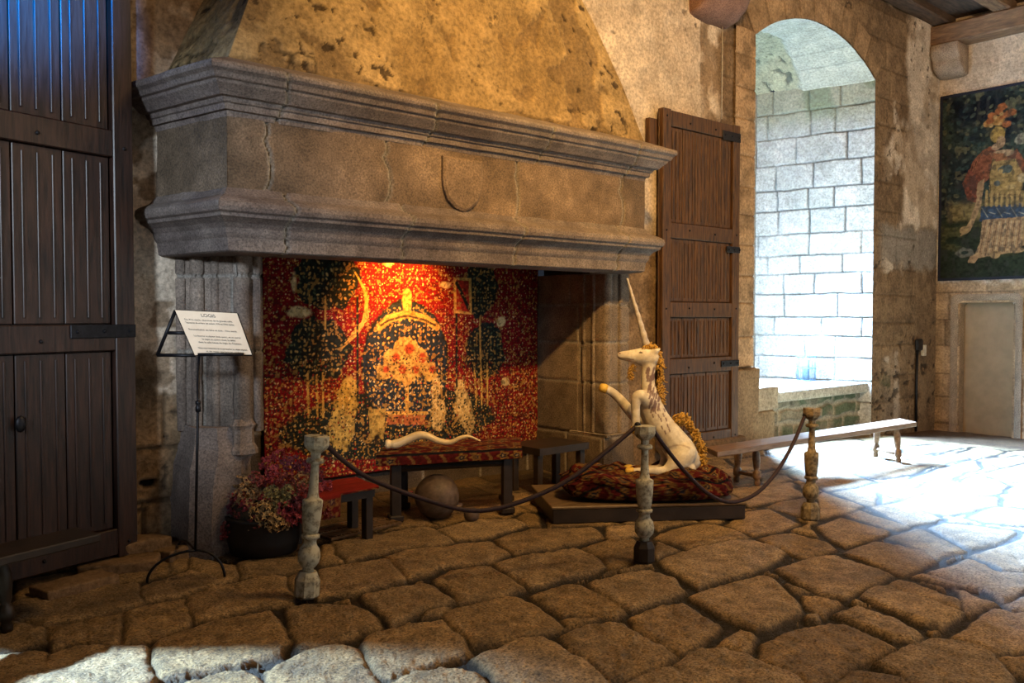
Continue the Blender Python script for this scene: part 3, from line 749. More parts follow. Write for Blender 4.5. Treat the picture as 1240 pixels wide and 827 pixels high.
sweep('lower_moulding', [(-.30, 1.945), (-.02, 1.945), (.0, 1.955), (.01, 2.03), (.022, 2.045), (.03, 2.06), (.035, 2.09), (.06, 2.12), (.10, 2.145), (.112, 2.15), (.115, 2.17), (.135, 2.18), (.145, 2.205), (.14, 2.235), (.115, 2.255), (.05, 2.285), (.012, 2.325), (-.01, 2.35)], [2.495, 3.38, 4.436, 5.61], 9)
# heraldic shield in low relief, blank
bm = bmesh.new(); SX, SY = 3.92, 5.10; pts = []
for x, z in [(-.185, 2.72), (.185, 2.72), (.185, 2.56), (.175, 2.48), (.14, 2.405), (.07, 2.35), (0, 2.325), (-.07, 2.35), (-.14, 2.405), (-.175, 2.48), (-.185, 2.56)]: pts.append((x, z))
c1 = [bm.verts.new((SX+x, SY+.02, z)) for x, z in pts]; c2 = [bm.verts.new((SX+x, SY-.022, z)) for x, z in pts]
c3 = [bm.verts.new((SX+x*.90, SY-.034, 2.54+(z-2.54)*.90)) for x, z in pts]
for a, b in ((c1, c2), (c2, c3)):
    for k in range(len(pts)): bm.faces.new((a[k], a[(k+1) % len(pts)], b[(k+1) % len(pts)], b[k]))
bm.faces.new(c3)
cmesh('shield_relief', bm, (.22, .155, .105), M['granite'], FP)['label'] = 'blank carved heraldic shield in low relief'
# sloping plastered hood
def hood_patch(fa, fb, n, seed):
    zs = np.linspace(3.08, ZC+.15, 260); t = np.linspace(0, 1, n)
    A = np.array([fa(z) for z in zs]); B = np.array([fb(z) for z in zs])
    P = A[None]*(1-t)[:, None, None]+B[None]*t[:, None, None]; X = P[..., 0].copy(); Y = P[..., 1].copy(); Z = np.broadcast_to(zs, X.shape).copy()
    sm = (np.minimum(sstep(0, .06, t), sstep(0, .06, 1-t)) if n > 100 else sstep(0, .5, np.minimum(t, 1-t)*2))[:, None]
    U = X+Y; n1 = fbm(U*1.6, Z*1.6, 5, seed); n2 = fbm(U*6, Z*6, 4, seed+4); n3 = fbm(U*24, Z*24, 3, seed+9)
    C = mixc((.27, .185, .085), (.42, .305, .155), sstep(.3, .7, n1)); C = C*(.72+.5*n2)[..., None]*(.85+.3*n3)[..., None]
    edge = .36*np.exp(-((X-5.50+.33*(Z-3.1)+.25*(fbm(U*1.5, Z*1.5, 3, 5)-.5))/.20)**2)*(X > 4.8)+.34*np.exp(-((Z-3.1)/.05)**2)
    fall = sstep(.64, .69, fbm(U*3.1, Z*3.1, 5, seed+20)+edge)
    C = mixc(C, np.array((.18, .12, .06))*(.7+.6*n2)[..., None], fall*.75)
    C = mixc(C, np.array((.17, .11, .05)), sstep(.55, .75, fbm(U*.9, Z*2.2, 5, seed+80))*.45)
    pit = sstep(.70, .73, fbm(U*15, Z*15, 3, seed+30))*sstep(.4, .55, n1); C = mixc(C, np.array((.05, .033, .02)), pit*.9)
    r1 = np.abs(fbm(U*1.3+3, Z*1.3, 4, seed+50)-.5); crack = (1-sstep(.0, .005, r1))*sstep(.5, .62, fbm(U*1.1, Z*1.1, 2, seed+60)); C = mixc(C, C*.3, crack)
    h = (n1-.5)*.06*sm+(n2-.5)*.035*sm+(n3-.5)*.010*sm-fall*.016*sm-pit*.015*sm-crack*.008*sm
    d = (B[0]-A[0]); d = d/np.linalg.norm(d); return np.stack([X+d[1]*h, Y-d[0]*h, Z], -1), C
zf = lambda z: np.array([2.148+(z-3.12)*.395, 5.12+(z-3.12)*.14])
zr_pts_z = [3.08, 3.16, 3.6, 4.11, 4.28, 6.4]; zr_pts_x = [6.04, 6.0, 5.80, 5.50, 5.38, 3.6+.4]
fr = lambda z: np.array([np.interp(z, zr_pts_z, zr_pts_x), 5.12+(z-3.12)*.14])
wlft = lambda z: np.array([1.99+(z-3.08)*.47, 5.87]); wrt = lambda z: np.array([np.interp(z, zr_pts_z, zr_pts_x)+.12, 5.87])
grids('chimney_hood', [hood_patch(wlft, zf, 60, 200), hood_patch(zf, fr, 330, 200), hood_patch(fr, wrt, 50, 200)], M['wall'], FP)
# piers: plan outlines extruded, with rolls on the left pier
def extrude_plan(name, plan, zs, parent, seed, rows=None, closed=False, flip=False, col=None, depth=.012):
    plan = np.array(plan, float); L = np.concatenate([[0], np.cumsum(np.hypot(*(np.diff(plan, axis=0).T)))])
    s = np.unique(np.concatenate([np.arange(0, L[-1], .012), L])); x = np.interp(s, L, plan[:, 0]); y = np.interp(s, L, plan[:, 1])
    z = np.arange(zs[0], zs[1]+.006, .012); X, Z = np.meshgrid(x, z, indexing='ij'); Y = np.repeat(y[:, None], len(z), 1); S_ = np.repeat(s[:, None], len(z), 1)
    dx = np.gradient(x); dy = np.gradient(y); l = np.hypot(dx, dy)+1e-9; nx = (dy/l)[:, None]; ny = (-dx/l)[:, None]
    n1 = fbm(S_*3, Z*3, 4, seed); n2 = fbm(S_*14, Z*14, 3, seed+2)
    c0, c1 = (GR2, GR) if col is None else (np.array(col)*.75, np.array(col))
    C = mixc(c0, c1, sstep(.3, .7, n1))*(.8+.4*n2)[..., None]; h = (n1-.5)*.012+(n2-.5)*.005
    if rows is not None:
        d, ids = masonry(S_, Z, rows, .45, .9, seed, .012); js = sstep(0, .014, d); var = _hash(ids, ids*0, 3); C = C*(.8+.4*var)[..., None]
        C = mixc(MORT*.95, C, js); h = h-(1-js)*depth
    return grids(name, [(np.stack([X+nx*h, Y+ny*h, Z], -1), C)], M['granite'], parent, flip=flip)
def arc(cx, cy, r, a0, a1, n=9): return [(cx+r*math.cos(math.radians(a0+(a1-a0)*k/n)), cy+r*math.sin(math.radians(a0+(a1-a0)*k/n))) for k in range(n+1)]
def side_rolls(p, q, marks):
    """straight side p->q with half-round rolls at marks (t, radius)"""
    p = np.array(p); q = np.array(q); L = np.linalg.norm(q-p); d = (q-p)/L; n = np.array([d[1], -d[0]]); out = [tuple(p)]
    for t, r in marks:
        c = p+d*L*t
        for k in range(11):
            a = PI-k*PI/10; out.append(tuple(c+d*r*math.cos(a)+n*r*math.sin(a)))
    out.append(tuple(q)); return out
plan = side_rolls((2.05, 5.9), (2.31, 5.50), [(.20, .035), (.48, .05), (.76, .03)])+arc(2.375, 5.475, .055, 160, 320)+side_rolls((2.43, 5.47), (2.535, 5.50), [(.5, .03)])+[(2.56, 5.56), (2.60, 6.5)]
J1 = thing('left_pier', 'x', 'x'); 
bpy.data.objects.remove(J1)
jl = extrude_plan('fireplace_pier', plan, (.78, 1.96), FP, 31, rows=np.array([.0, .5, 1.32, 1.82, 3]))
def stack(name, levels, parent, col, seed=0, smooth=False):
    """lofted plan outlines at rising heights"""
    bm = bmesh.new(); rings = [[bm.verts.new((x, y, z)) for x, y in pts] for z, pts in levels]; n = len(rings[0])
    for a, b in zip(rings[:-1], rings[1:]):
        for k in range(n): bm.faces.new((a[k], a[(k+1) % n], b[(k+1) % n], b[k]))
    bm.faces.new(rings[0][::-1]); bm.faces.new(rings[-1])
    bmesh.ops.subdivide_edges(bm, edges=[e for e in bm.edges if e.calc_length() > .12], cuts=3, use_grid_fill=True)
    for v in bm.verts:
        k = v.co; v.co = k+Vector(((float(fbm(k.y*7, k.z*7, 3, seed))-.5)*.018, (float(fbm(k.x*7, k.z*7, 3, seed+1))-.5)*.018, 0))
    return cmesh(name, bm, col, M['granite'], parent, smooth, seed=seed)
def pl(c, sx, sy, ch):
    x, y = c; return [(x-sx, y-sy+ch), (x-sx+ch, y-sy), (x+sx-ch, y-sy), (x+sx, y-sy+ch), (x+sx, y+sy), (x-sx, y+sy)]
stack('pier_base', [(-.05, pl((2.245, 5.68), .225, .27, .11)), (.30, pl((2.245, 5.68), .215, .26, .11)), (.56, pl((2.25, 5.68), .205, .255, .12)), (.60, pl((2.26, 5.68), .20, .25, .12)), (.68, pl((2.28, 5.68), .195, .225, .12)), (.82, pl((2.29, 5.68), .185, .19, .1))], FP, (.27, .215, .19), 3)
stack('pier_base', [(.62, pl((2.375, 5.49), .062, .062, .03)), (.64, pl((2.375, 5.49), .088, .085, .035)), (.67, pl((2.375, 5.49), .088, .085, .035)), (.71, pl((2.375, 5.49), .07, .07, .03)), (.80, pl((2.375, 5.49), .068, .068, .03)), (.83, pl((2.375, 5.49), .082, .08, .03)), (.87, pl((2.375, 5.49), .06, .06, .025))], FP, (.33, .25, .20), 5)
# right pier: ashlar inner face and moulded front
planR = [(5.90, 6.5), (5.90, 5.86)]+side_rolls((5.90, 5.84), (5.90, 5.56), [(.3, .02), (.75, .02)])+arc(5.955, 5.515, .05, 180, 300)+side_rolls((5.99, 5.47), (6.22, 5.47), [(.45, .03)])+[(6.25, 5.9)]
extrude_plan('fireplace_pier', planR, (.42, 1.96), FP, 41, rows=np.array([0., .43, .92, 1.30, 1.66, 3]), col=(.34, .265, .20))
planB = [(5.87, 6.5), (5.865, 5.80), (5.86, 5.46), (5.93, 5.42), (6.24, 5.42), (6.28, 5.9)]
extrude_plan('pier_base', planB, (-.05, .44), FP, 45, rows=np.array([-1, .42, 1]), col=(.24, .18, .13))
bm = bmesh.new(); b_box(bm, (6.06, 5.68, .43), (.38, .5, .03), bevel=.008); cmesh('pier_ledge', bm, (.36, .29, .22), M['granite'], FP)
# hearth back and soffit
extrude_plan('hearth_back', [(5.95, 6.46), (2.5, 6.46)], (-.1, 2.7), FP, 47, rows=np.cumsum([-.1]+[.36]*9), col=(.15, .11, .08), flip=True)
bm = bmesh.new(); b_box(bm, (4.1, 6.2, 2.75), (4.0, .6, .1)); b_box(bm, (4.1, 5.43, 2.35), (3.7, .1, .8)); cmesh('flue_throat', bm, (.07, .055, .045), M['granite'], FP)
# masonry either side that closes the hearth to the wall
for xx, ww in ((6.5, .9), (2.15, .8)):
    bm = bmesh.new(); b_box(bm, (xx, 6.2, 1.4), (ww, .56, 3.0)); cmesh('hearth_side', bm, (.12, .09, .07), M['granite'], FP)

# ------------------------------------------------------------------ paintings in thread: canvas helper
class Canvas:
    def __init__(s, w, h, nx, nz, base):
        s.w, s.h = w, h; s.u, s.v = np.meshgrid(np.linspace(0, w, nx), np.linspace(0, h, nz), indexing='ij'); s.C = np.broadcast_to(np.array(base, float), s.u.shape+(3,)).copy()
    def put(s, m, c): s.C = mixc(s.C, np.array(c, float), np.clip(m, 0, 1))
    def ell(s, cx, cy, rx, ry, c, soft=.004, rag=0, seed=0):
        d = np.hypot((s.u-cx)/rx, (s.v-cy)/ry)
        if rag: d = d+rag*(fbm(s.u*14, s.v*14, 3, seed)-.5)*2
        s.put(1-sstep(1-soft/min(rx, ry), 1+soft/min(rx, ry), d), c)
    def poly(s, pts, c, rag=0, seed=0):
        p = np.array(pts); b = .03; m = (s.u > p[:, 0].min()-b) & (s.u < p[:, 0].max()+b) & (s.v > p[:, 1].min()-b) & (s.v < p[:, 1].max()+b)
        if not m.any(): return
        d = poly_dist(s.u[m], s.v[m], p)
        if rag: d = d+rag*(fbm(s.u[m]*20, s.v[m]*20, 3, seed)-.5)*2
        k = np.zeros(s.u.shape); k[m] = sstep(-.003, .003, d); s.put(k, c)
    def line(s, pts, w, c):
        for (ax, ay), (bx, by) in zip(pts[:-1], pts[1:]):
            ex, ey = bx-ax, by-ay; L = ex*ex+ey*ey+1e-9; t = np.clip(((s.u-ax)*ex+(s.v-ay)*ey)/L, 0, 1)
            s.put(1-sstep(w*.4, w*.6, np.hypot(s.u-ax-t*ex, s.v-ay-t*ey)), c)
    def flecks(s, x0, x1, y0, y1, step, size, cols, prob, seed, mask=None):
        ix = np.floor((s.u-x0)/step); iy = np.floor((s.v-y0)/step)
        jx = _hash(ix, iy, seed); jy = _hash(ix, iy, seed+1); pr_ = _hash(ix, iy, seed+2); pc = _hash(ix, iy, seed+3); sz = size*(.5+.8*_hash(ix, iy, seed+4)); an = _hash(ix, iy, seed+5)*PI
        du = s.u-x0-(ix+.25+.5*jx)*step; dv = s.v-y0-(iy+.25+.5*jy)*step
        a = du*np.cos(an)+dv*np.sin(an); b = -du*np.sin(an)+dv*np.cos(an)
        ins = (s.u > x0) & (s.u < x1) & (s.v > y0) & (s.v < y1) & (pr_ < prob)
        k = (1-sstep(.7, 1.1, np.hypot(a/sz, b/(sz*.55))))*ins
        if mask is not None: k = k*mask
        for q, c in enumerate(cols): s.put(k*((pc*len(cols)).astype(int) == q), c)
def hang(name, cv, origin, du, label, cat, wave=.012, thick=.012):
    """hang the cloth: origin world (x,y,z of lower left seen from the room), du unit xy direction"""
    dx, dy = du; nx, ny = dy, -dx
    wv = wave*np.sin(cv.u*5.1+1.3*np.sin(cv.u*2.3))*(.5+.5*cv.v/cv.h)+.3*wave*np.sin(cv.v*4)
    P = np.stack([origin[0]+cv.u*dx+wv*nx, origin[1]+cv.u*dy+wv*ny, origin[2]+cv.v], -1)
    o = grids(name, [(P, cv.C)], M['cloth']); m = o.modifiers.new('thickness', 'SOLIDIFY'); m.thickness = thick; m.offset = 0
    return tag(o, label, cat)
# red flowered hanging at the back of the hearth
TW, THh = 2.93, 1.95
cv = Canvas(TW, THh, 640, 440, (.20, .007, .010)); TX0, TY0, TZ0 = 2.95, 6.40, .20
def tpx(x, y):
    """survey: a point on the cloth plane"""
    p = py(x, y, TY0); return (p[0]-TX0, p[2]-TZ0)
cv.put(sstep(.4, .7, fbm(cv.u*5, cv.v*5, 4, 2))*.5, (.22, .012, .02))
GOLD = (.72, .42, .10); PALE = (.72, .55, .28); DK = (.018, .024, .022)
cv.flecks(0, TW, 0, THh, .035, .010, [GOLD, PALE, (.45, .12, .04), (.10, .06, .03)], .85, 10)
cv.flecks(-.01, TW, .01, THh, .05, .012, [PALE, (.55, .2, .1), GOLD], .5, 20)
cv.flecks(0, TW, 0, THh, .024, .006, [(.5, .25, .08), (.15, .02, .02)], .6, 30)
def tell(x, y, rx, ry, c, rag=.12, seed=0):
    a, b = tpx(x, y); cv.ell(a, b, rx, ry, c, .01, rag, seed)
def tpoly(pts, c, rag=.0, seed=0): cv.poly([tpx(*p) for p in pts], c, rag, seed)
def tline(pts, w, c): cv.line([tpx(*p) for p in pts], w, c)
# dark flowery ground
tell(480, 512, 1.12, .30, DK, .08, 5)
gm = ((cv.u-tpx(480, 512)[0])/1.12)**2+((cv.v-tpx(480, 512)[1])/.3)**2 < 1
cv.flecks(0, TW, 0, 1.0, .03, .008, [GOLD, PALE, (.25, .22, .10), (.3, .08, .04)], .75, 50, gm)
# two dark round trees at the upper corners and shrubs below, plain stand-ins
for (x, y, rx, ry, sd) in [(397, 338, .30, .26, 1), (385, 425, .30, .27, 2), (582, 350, .22, .26, 3), (587, 425, .24, .26, 4)]:
    tell(x, y, rx, ry, DK, .22, sd); a, b = tpx(x, y); mk = np.hypot((cv.u-a)/rx, (cv.v-b)/ry) < .95
    cv.flecks(0, TW, 0, THh, .042, .016, [(.42, .26, .07), (.22, .19, .07), (.6, .40, .14), (.10, .12, .06)], .9, 60+sd, mk)
for pts in ([(394, 360), (394, 398)], [(372, 452), (373, 505)], [(383, 455), (384, 505)], [(391, 452), (391, 505)], [(581, 385), (583, 492)], [(574, 440), (576, 490)], [(590, 440), (590, 490)]): tline(pts, .02, (.55, .34, .09))
# central dark blue oval strewn with gold drops, a plain gold fountain of leaves inside
tell(492, 442, .46, .58, DK, .05, 8); tell(492, 442, .44, .56, (.022, .034, .055), .05, 8)
a_, b_ = tpx(492, 442); m0 = (np.hypot((cv.u-a_)/.42, (cv.v-b_)/.54) < 1)*1.0
cv.flecks(0, TW, 0, THh, .052, .016, [GOLD, GOLD, PALE], .95, 80, m0)
tline([(459, 396), (470, 386), (492, 380), (515, 386), (528, 396)], .07, (.62, .36, .08)); tline([(461, 394), (470, 388), (492, 382), (515, 388), (526, 394)], .02, (.09, .06, .03))
tell(492, 366, .05, .12, GOLD, .3, 4)
tline([(492, 512), (492, 440)], .035, (.62, .37, .09))
for k in range(7):
    q = (k-3)/3; tline([(492, 470), (492+q*14, 448), (492+q*30, 436+abs(q)*14)], .018, (.55, .30, .08))
for x, y, r_ in ((492, 425, .13), (476, 436, .10), (508, 436, .10), (464, 450, .08), (520, 450, .08), (484, 450, .09), (500, 450, .09)): tell(x, y, r_, r_, (.60, .38, .10), .5, int(x)); tell(x+3, y-3, r_*.4, r_*.4, (.50, .08, .03), .4, int(x)+1)
tpoly([(470, 500), (514, 500), (518, 514), (466, 514)], (.42, .13, .05), .02, 6); tline([(468, 500), (516, 500)], .03, GOLD)
# leafy golden tufts and a plinth on the ground, left and right
for (x, y, s_, sd) in [(418, 492, .11, 1), (412, 520, .13, 2), (424, 470, .07, 3), (560, 490, .09, 4), (566, 510, .08, 5), (556, 470, .06, 6), (527, 470, .06, 7), (530, 500, .09, 8)]:
    tell(x, y, s_, s_*1.5, (.50, .34, .09) if x < 500 else (.62, .44, .18), .4, sd)
cv.flecks(0, TW, 0, 1.0, .034, .013, [DK, (.30, .17, .04), DK], .8, 77)
cv.flecks(0, TW, 0, 1.0, .04, .011, [GOLD, PALE, (.35, .03, .02)], .45, 78)
tpoly([(446, 495), (466, 495), (464, 532), (447, 532)], (.46, .32, .09), .01, 9); tell(456, 532, .03, .05, (.04, .03, .02), 0)
for (x, y, a_, b_) in [(362, 378, .10, .045), (607, 390, .05, .05), (612, 462, .05, .04), (355, 342, .02, .07), (470, 318, .05, .03), (538, 345, .06, .03)]: tell(x, y, a_, b_, PALE, .3, int(x))
for k in range(5): tline([(430+k*4, 330+k*7), (443, 352+k*6), (446-k*3, 384+k*5), (430-k*4, 398+k*6)], .014, GOLD)
tpoly([(548, 336), (570, 337), (571, 381), (549, 379)], GOLD); tpoly([(551, 339), (567, 340), (568, 378), (552, 376)], (.38, .03, .02)); tline([(552, 343), (567, 373)], .04, DK)
tline([(552, 381), (552, 470)], .022, DK); tline([(433, 360), (433, 480)], .022, DK)
wv_ = fbm(cv.u*34, cv.v*34, 3, 91); cv.C = cv.C*(.35+1.3*wv_)[..., None]; cv.put(sstep(.60, .68, fbm(cv.u*46, cv.v*46, 2, 92))*.55, (.02, .012, .01)); cv.put(sstep(.66, .72, fbm(cv.u*40+7, cv.v*40, 2, 95))*.6, (.50, .28, .07))
fire_tap = hang('hearth_tapestry', cv, (TX0, TY0, TZ0), (1, 0), 'red flowered tapestry with dark trees and golden centre at the back of the hearth', 'tapestry', .010)

# verdure with a standing helmeted figure on the end wall
W2, H2 = 2.7, 2.86
c2 = Canvas(W2, H2, 420, 430, (.030, .045, .045))
cv = c2
def rpt(x, y):
    p = pxp(x, y, 13.85); return (5.81-p[1], p[2]-2.10)
n = fbm(c2.u*3.2, c2.v*3.2, 4, 301); c2.put(sstep(.45, .62, n)*.9, (.075, .115, .085)); c2.put(sstep(.60, .70, fbm(c2.u*7, c2.v*7, 3, 303))*.8, (.20, .20, .10)); c2.put(1-sstep(.30, .42, n), (.012, .018, .028))
c2.flecks(0, W2, .9, H2, .11, .05, [(.05, .09, .08), (.16, .18, .10), (.02, .03, .04), (.09, .12, .09)], .8, 310)
c2.put((1-sstep(.92, 1.02, c2.v+.2*(fbm(c2.u*3, c2.v*3, 3, 4)-.5))), (.035, .05, .028)); c2.put(sstep(.86, .96, c2.v)*(1-sstep(1.1, 1.25, c2.v))*sstep(.1, .2, c2.u)*.7, (.42, .34, .13))
c2.put(sstep(.3, .45, c2.v)*(1-sstep(.8, .9, c2.v))*sstep(.45, .6, fbm(c2.u*4, c2.v*8, 3, 5))*.6, (.17, .17, .06))
def rpoly(p, c, rag=.012, seed=0): c2.poly([rpt(*q) for q in p], c, rag, seed)
def rell(x, y, rx, ry, c, rag=.1): a, b = rpt(x, y); c2.ell(a, b, rx, ry, c, .008, rag, int(x))
def rline(p, w, c): c2.line([rpt(*q) for q in p], w, c)
rpoly([(1190, 182), (1200, 177), (1210, 186), (1225, 186), (1232, 180), (1244, 200), (1238, 212), (1224, 200), (1206, 206), (1192, 222), (1180, 245), (1174, 240), (1168, 225), (1178, 196)], (.33, .12, .06))
for k in range(7): rline([(1190-k*2.4, 186+k*3), (1180-k*1.6, 205+k*5), (1176, 232)], .010, (.17, .06, .03) if k % 2 else (.50, .22, .10)); rpoly([(1174, 205), (1166, 222), (1172, 243), (1182, 245), (1188, 215)], (.27, .09, .05))
rpoly([(1184, 222), (1193, 215), (1188, 250), (1175, 280), (1162, 287), (1174, 268), (1182, 245)], (.55, .38, .20)); rell(1168, 279, .07, .06, (.58, .42, .2))
rpoly([(1202, 192), (1230, 192), (1240, 212), (1236, 238), (1198, 238), (1198, 212)], (.50, .35, .13), .02); rell(1218, 205, .10, .06, (.12, .15, .14), .4); rell(1208, 222, .05, .04, (.14, .16, .15), .4); rell(1224, 226, .07, .03, (.70, .52, .24), .4); rline([(1202, 194), (1198, 212), (1200, 236)], .014, (.18, .11, .05)); rline([(1200, 236), (1236, 236)], .014, (.18, .11, .05)); rell(1212, 207, .03, .03, (.7, .5, .2)); rell(1206, 178, .06, .05, (.60, .42, .26)); rell(1214, 186, .15, .06, (.55, .40, .24)); rpoly([(1196, 184), (1206, 196), (1225, 193), (1215, 186)], (.45, .20, .09))
rpoly([(1188, 250), (1240, 246), (1244, 264), (1186, 268)], (.07, .11, .17)); 
for k in range(8): rline([(1195+k*6.2, 232), (1194+k*6.4, 249)], .038, (.58, .41, .16)); rline([(1198+k*6.2, 234), (1197+k*6.4, 248)], .008, (.22, .13, .05))
for k in range(6): rline([(1189+k*9, 252+(k % 2)*5), (1196+k*9, 263-(k % 2)*4)], .014, (.42, .42, .34))
rpoly([(1190, 266), (1242, 262), (1243, 295), (1230, 305), (1205, 309), (1182, 313), (1176, 316), (1186, 296)], (.56, .38, .20))
for k in range(7): rline([(1194+k*7, 267), (1186+k*7.6, 310-(k*1.3))], .012, (.30, .18, .09)); rline([(1197+k*7, 267), (1190+k*7.6, 308-(k*1.3))], .014, (.72, .55, .32))
rpoly([(1176, 308), (1190, 305), (1180, 319), (1172, 318)], (.62, .42, .22)); rell(1205, 308, .07, .06, (.6, .42, .2)); rell(1232, 303, .10, .04, (.6, .4, .2))
rell(1208, 163, .10, .12, (.60, .42, .12)); rell(1212, 172, .06, .09, (.58, .40, .24)); rell(1196, 150, .06, .05, (.6, .33, .1)); rell(1209, 146, .09, .07, (.62, .34, .10))
for (x, y) in [(1202, 140), (1210, 134), (1216, 140), (1221, 138), (1226, 136), (1214, 129), (1199, 146), (1219, 150)]: rell(x, y, .06, .05, (.55, .20, .07), .4)
for (x, y) in [(1205, 142), (1213, 138), (1200, 152), (1211, 150)]: rell(x, y, .03, .03, (.75, .5, .2), .3)
rell(1240, 168, .12, .08, (.42, .42, .30), .3); rell(1240, 215, .08, .07, (.75, .6, .35), .2); rell(1168, 306, .13, .07, (.20, .20, .15), .3); rell(1168, 306, .06, .03, (.03, .05, .04), .3)
wv_ = fbm(c2.u*26, c2.v*30, 3, 93); c2.C = c2.C*(.2+1.0*wv_)[..., None]*np.array((.66, .56, .50)); c2.put(sstep(.60, .70, fbm(c2.u*16, c2.v*9, 3, 96))*.55, (.03, .025, .02))
b = np.minimum(np.minimum(c2.u, W2-c2.u), np.minimum(c2.v, H2-c2.v)); c2.put(1-sstep(.035, .05, b), (.02, .02, .03))
hang('wall_tapestry', c2, (13.85, 5.81, 2.10), (0, -1), 'dark green woven tapestry with helmeted standing figure on the end wall', 'tapestry', .008)
# ------------------------------------------------------------------ big wooden leaves
def leaf(t, A, ang, W, z_a, z_b, rails, mat, iron, planks=6, thick=.05, seed=0, straps=()):
    """framed and panelled leaf: A = lower corner at the hinge-free end, running W along angle ang (deg); room side is the right-hand side"""
    R = Matrix.Translation(Vector((A[0], A[1], 0))) @ Matrix.Rotation(math.radians(ang), 4, 'Z')
    rr = random.Random(seed); H = z_b-z_a
    def bx(bm, x0, x1, za, zb, y0, y1, bev=.006):
        vs = b_box(bm, (0, 0, 0), (x1-x0, y1-y0, zb-za), Matrix.Translation(Vector(((x0+x1)/2, (y0+y1)/2, (za+zb)/2))), bev, 1); bmesh.ops.transform(bm, matrix=R, verts=[v for v in vs if v.is_valid])
    st = .13
    bm = bmesh.new(); bx(bm, 0, W, z_a, z_b, 0.0, .02); bm_link('backing_boards', bm, mat, t)
    for x0 in (0, W-st):
        bm = bmesh.new(); bx(bm, x0, x0+st, z_a, z_b, -thick, 0.0); bm_link('stile', bm, mat, t)
    for z in rails:
        bm = bmesh.new(); bx(bm, st+.001, W-st-.001, z-.08, z+.08, -thick+.004, 0.0); bm_link('rail', bm, mat, t)
    zs = sorted(rails)
    for a, b in zip(zs[:-1], zs[1:]):
        x = st+.01; bm = bmesh.new(); pw = (W-2*st-.02)/planks
        for k in range(planks):
            bx(bm, x+.004, x+pw-.004, a+.085, b-.085, -.022-rr.uniform(0, .006), 0.0, .004)
            for q in range(3):
                xx = x+pw*(.2+.3*q); bx(bm, xx-.006, xx+.006, a+.12, b-.12, -.034, -.018, .003)
            x += pw
        bm_link('panel', bm, mat, t)
    for z, l, w in straps:
        bm = bmesh.new(); bx(bm, W-l, W, z-w/2, z+w/2, -thick-.008, -thick+.006, .003)
        for k in range(3):
            v = b_ball(bm, (0, 0, 0), .012, sub=1); bmesh.ops.transform(bm, matrix=R @ Matrix.Translation(Vector((W-l+.04+k*l*.4, -thick-.01, z))), verts=v)
        bm_link('strap_hinge', bm, iron, t)
    for z in rails:
        for x in (.06, W*.33, W*.66, W-.06):
            bm = bmesh.new(); v = b_ball(bm, (0, 0, 0), .013, sub=1); bmesh.ops.transform(bm, matrix=R @ Matrix.Translation(Vector((x, -thick, z+rr.uniform(-.02, .02)))), verts=v); bm_link('nail_head', bm, iron, t)
    return R
t = thing('window_shutter', 'tall brown oak shutter standing open against the wall between hood and niche', 'shutter', (7.7, 5.74, .1))
leaf(t, (7.00, 5.755), 0, 1.36, .12, 3.70, [.20, 1.02, 1.62, 2.45, 3.61], M['oak'], M['iron'], 5, .055, 3, [(3.56, .34, .10), (2.30, .25, .07), (1.02, .34, .07)])
bm = bmesh.new(); b_box(bm, (6.93, 5.80, 3.38), (.13, .06, .42), bevel=.01); bm_link('hinge_block', bm, M['oak'], t)
t = thing('wooden_door', 'huge dark panelled oak door leaf at the left beside the fireplace', 'door', (.9, 5.4, 0))
A0 = (1.72-1.74*math.cos(math.radians(16.7)), 5.66-1.74*math.sin(math.radians(16.7)))
leaf(t, A0, 16.7, 1.74, .06, 4.6, [.16, 1.42, 2.60, 4.50], M['oakdark'], M['iron'], 5, .06, 5, [(1.46, .42, .08)])
bm = bmesh.new(); v = b_ball(bm, (0, 0, 0), .03, (1, .5, 1.6), 2); bmesh.ops.translate(bm, vec=(A0[0]+1.0, A0[1]+.235, .95), verts=bm.verts); bm_link('door_knob', bm, M['iron'], t, True)

# ------------------------------------------------------------------ benches
def turned_leg(bm, top, bot, r=.03):
    L = (Vector(bot)-Vector(top)).length
    prof = [(r*.8, 0), (r*.9, L*.05), (r*.75, L*.12), (r*1.1, L*.2), (r*1.2, L*.35), (r*.95, L*.55), (r*.7, L*.62), (r*1.2, L*.66), (r*1.25, L*.78), (r*1.2, L*.82), (r*.75, L*.86), (r*1.0, L*.92), (r*.85, L)]
    b_lathe(bm, prof, along(top, bot), 12)
def bench(name, label, P, zt, th, legs, mat, legmat, group=None):
    P = [Vector(p) for p in P]; c = sum(P, Vector())/4
    t = thing(name, label, 'bench', (c.x, c.y, 0), 0, group)
    bm = bmesh.new(); a = [bm.verts.new((p.x, p.y, zt-th)) for p in P]; b = [bm.verts.new((p.x, p.y, zt)) for p in P]
    bm.faces.new(a[::-1]); bm.faces.new(b)
    for k in range(4): bm.faces.new((a[k], a[(k+1) % 4], b[(k+1) % 4], b[k]))
    bmesh.ops.bevel(bm, geom=list(bm.edges), offset=.008, segments=2, profile=.5, affect='EDGES')
    bm_link('seat_plank', bm, mat, t)
    for (ta, ba), (tb, bb) in legs:
        for p, q in ((ta, ba), (tb, bb)):
            bm = bmesh.new(); turned_leg(bm, p, q); bm_link('leg', bm, legmat, t, True)
        m = lambda p, q, k: Vector(p)*(1-k)+Vector(q)*k
        bm = bmesh.new(); b_tube(bm, [m(ta, ba, .76), m(tb, bb, .76)], .018, 8); bm_link('stretcher', bm, legmat, t, True)
    return t
def v3(p, z): return (p[0], p[1], z)
def legpair(f1, f2, zt, c):
    """feet f1,f2 and splay towards centre c at the top"""
    out = []
    for f in (f1, f2):
        out.append(((f[0]*.82+(f1[0]+f2[0])*.09, f[1]*.82+(f1[1]+f2[1])*.09, zt), (f[0], f[1], z0(f[0])+.0)))
    return out
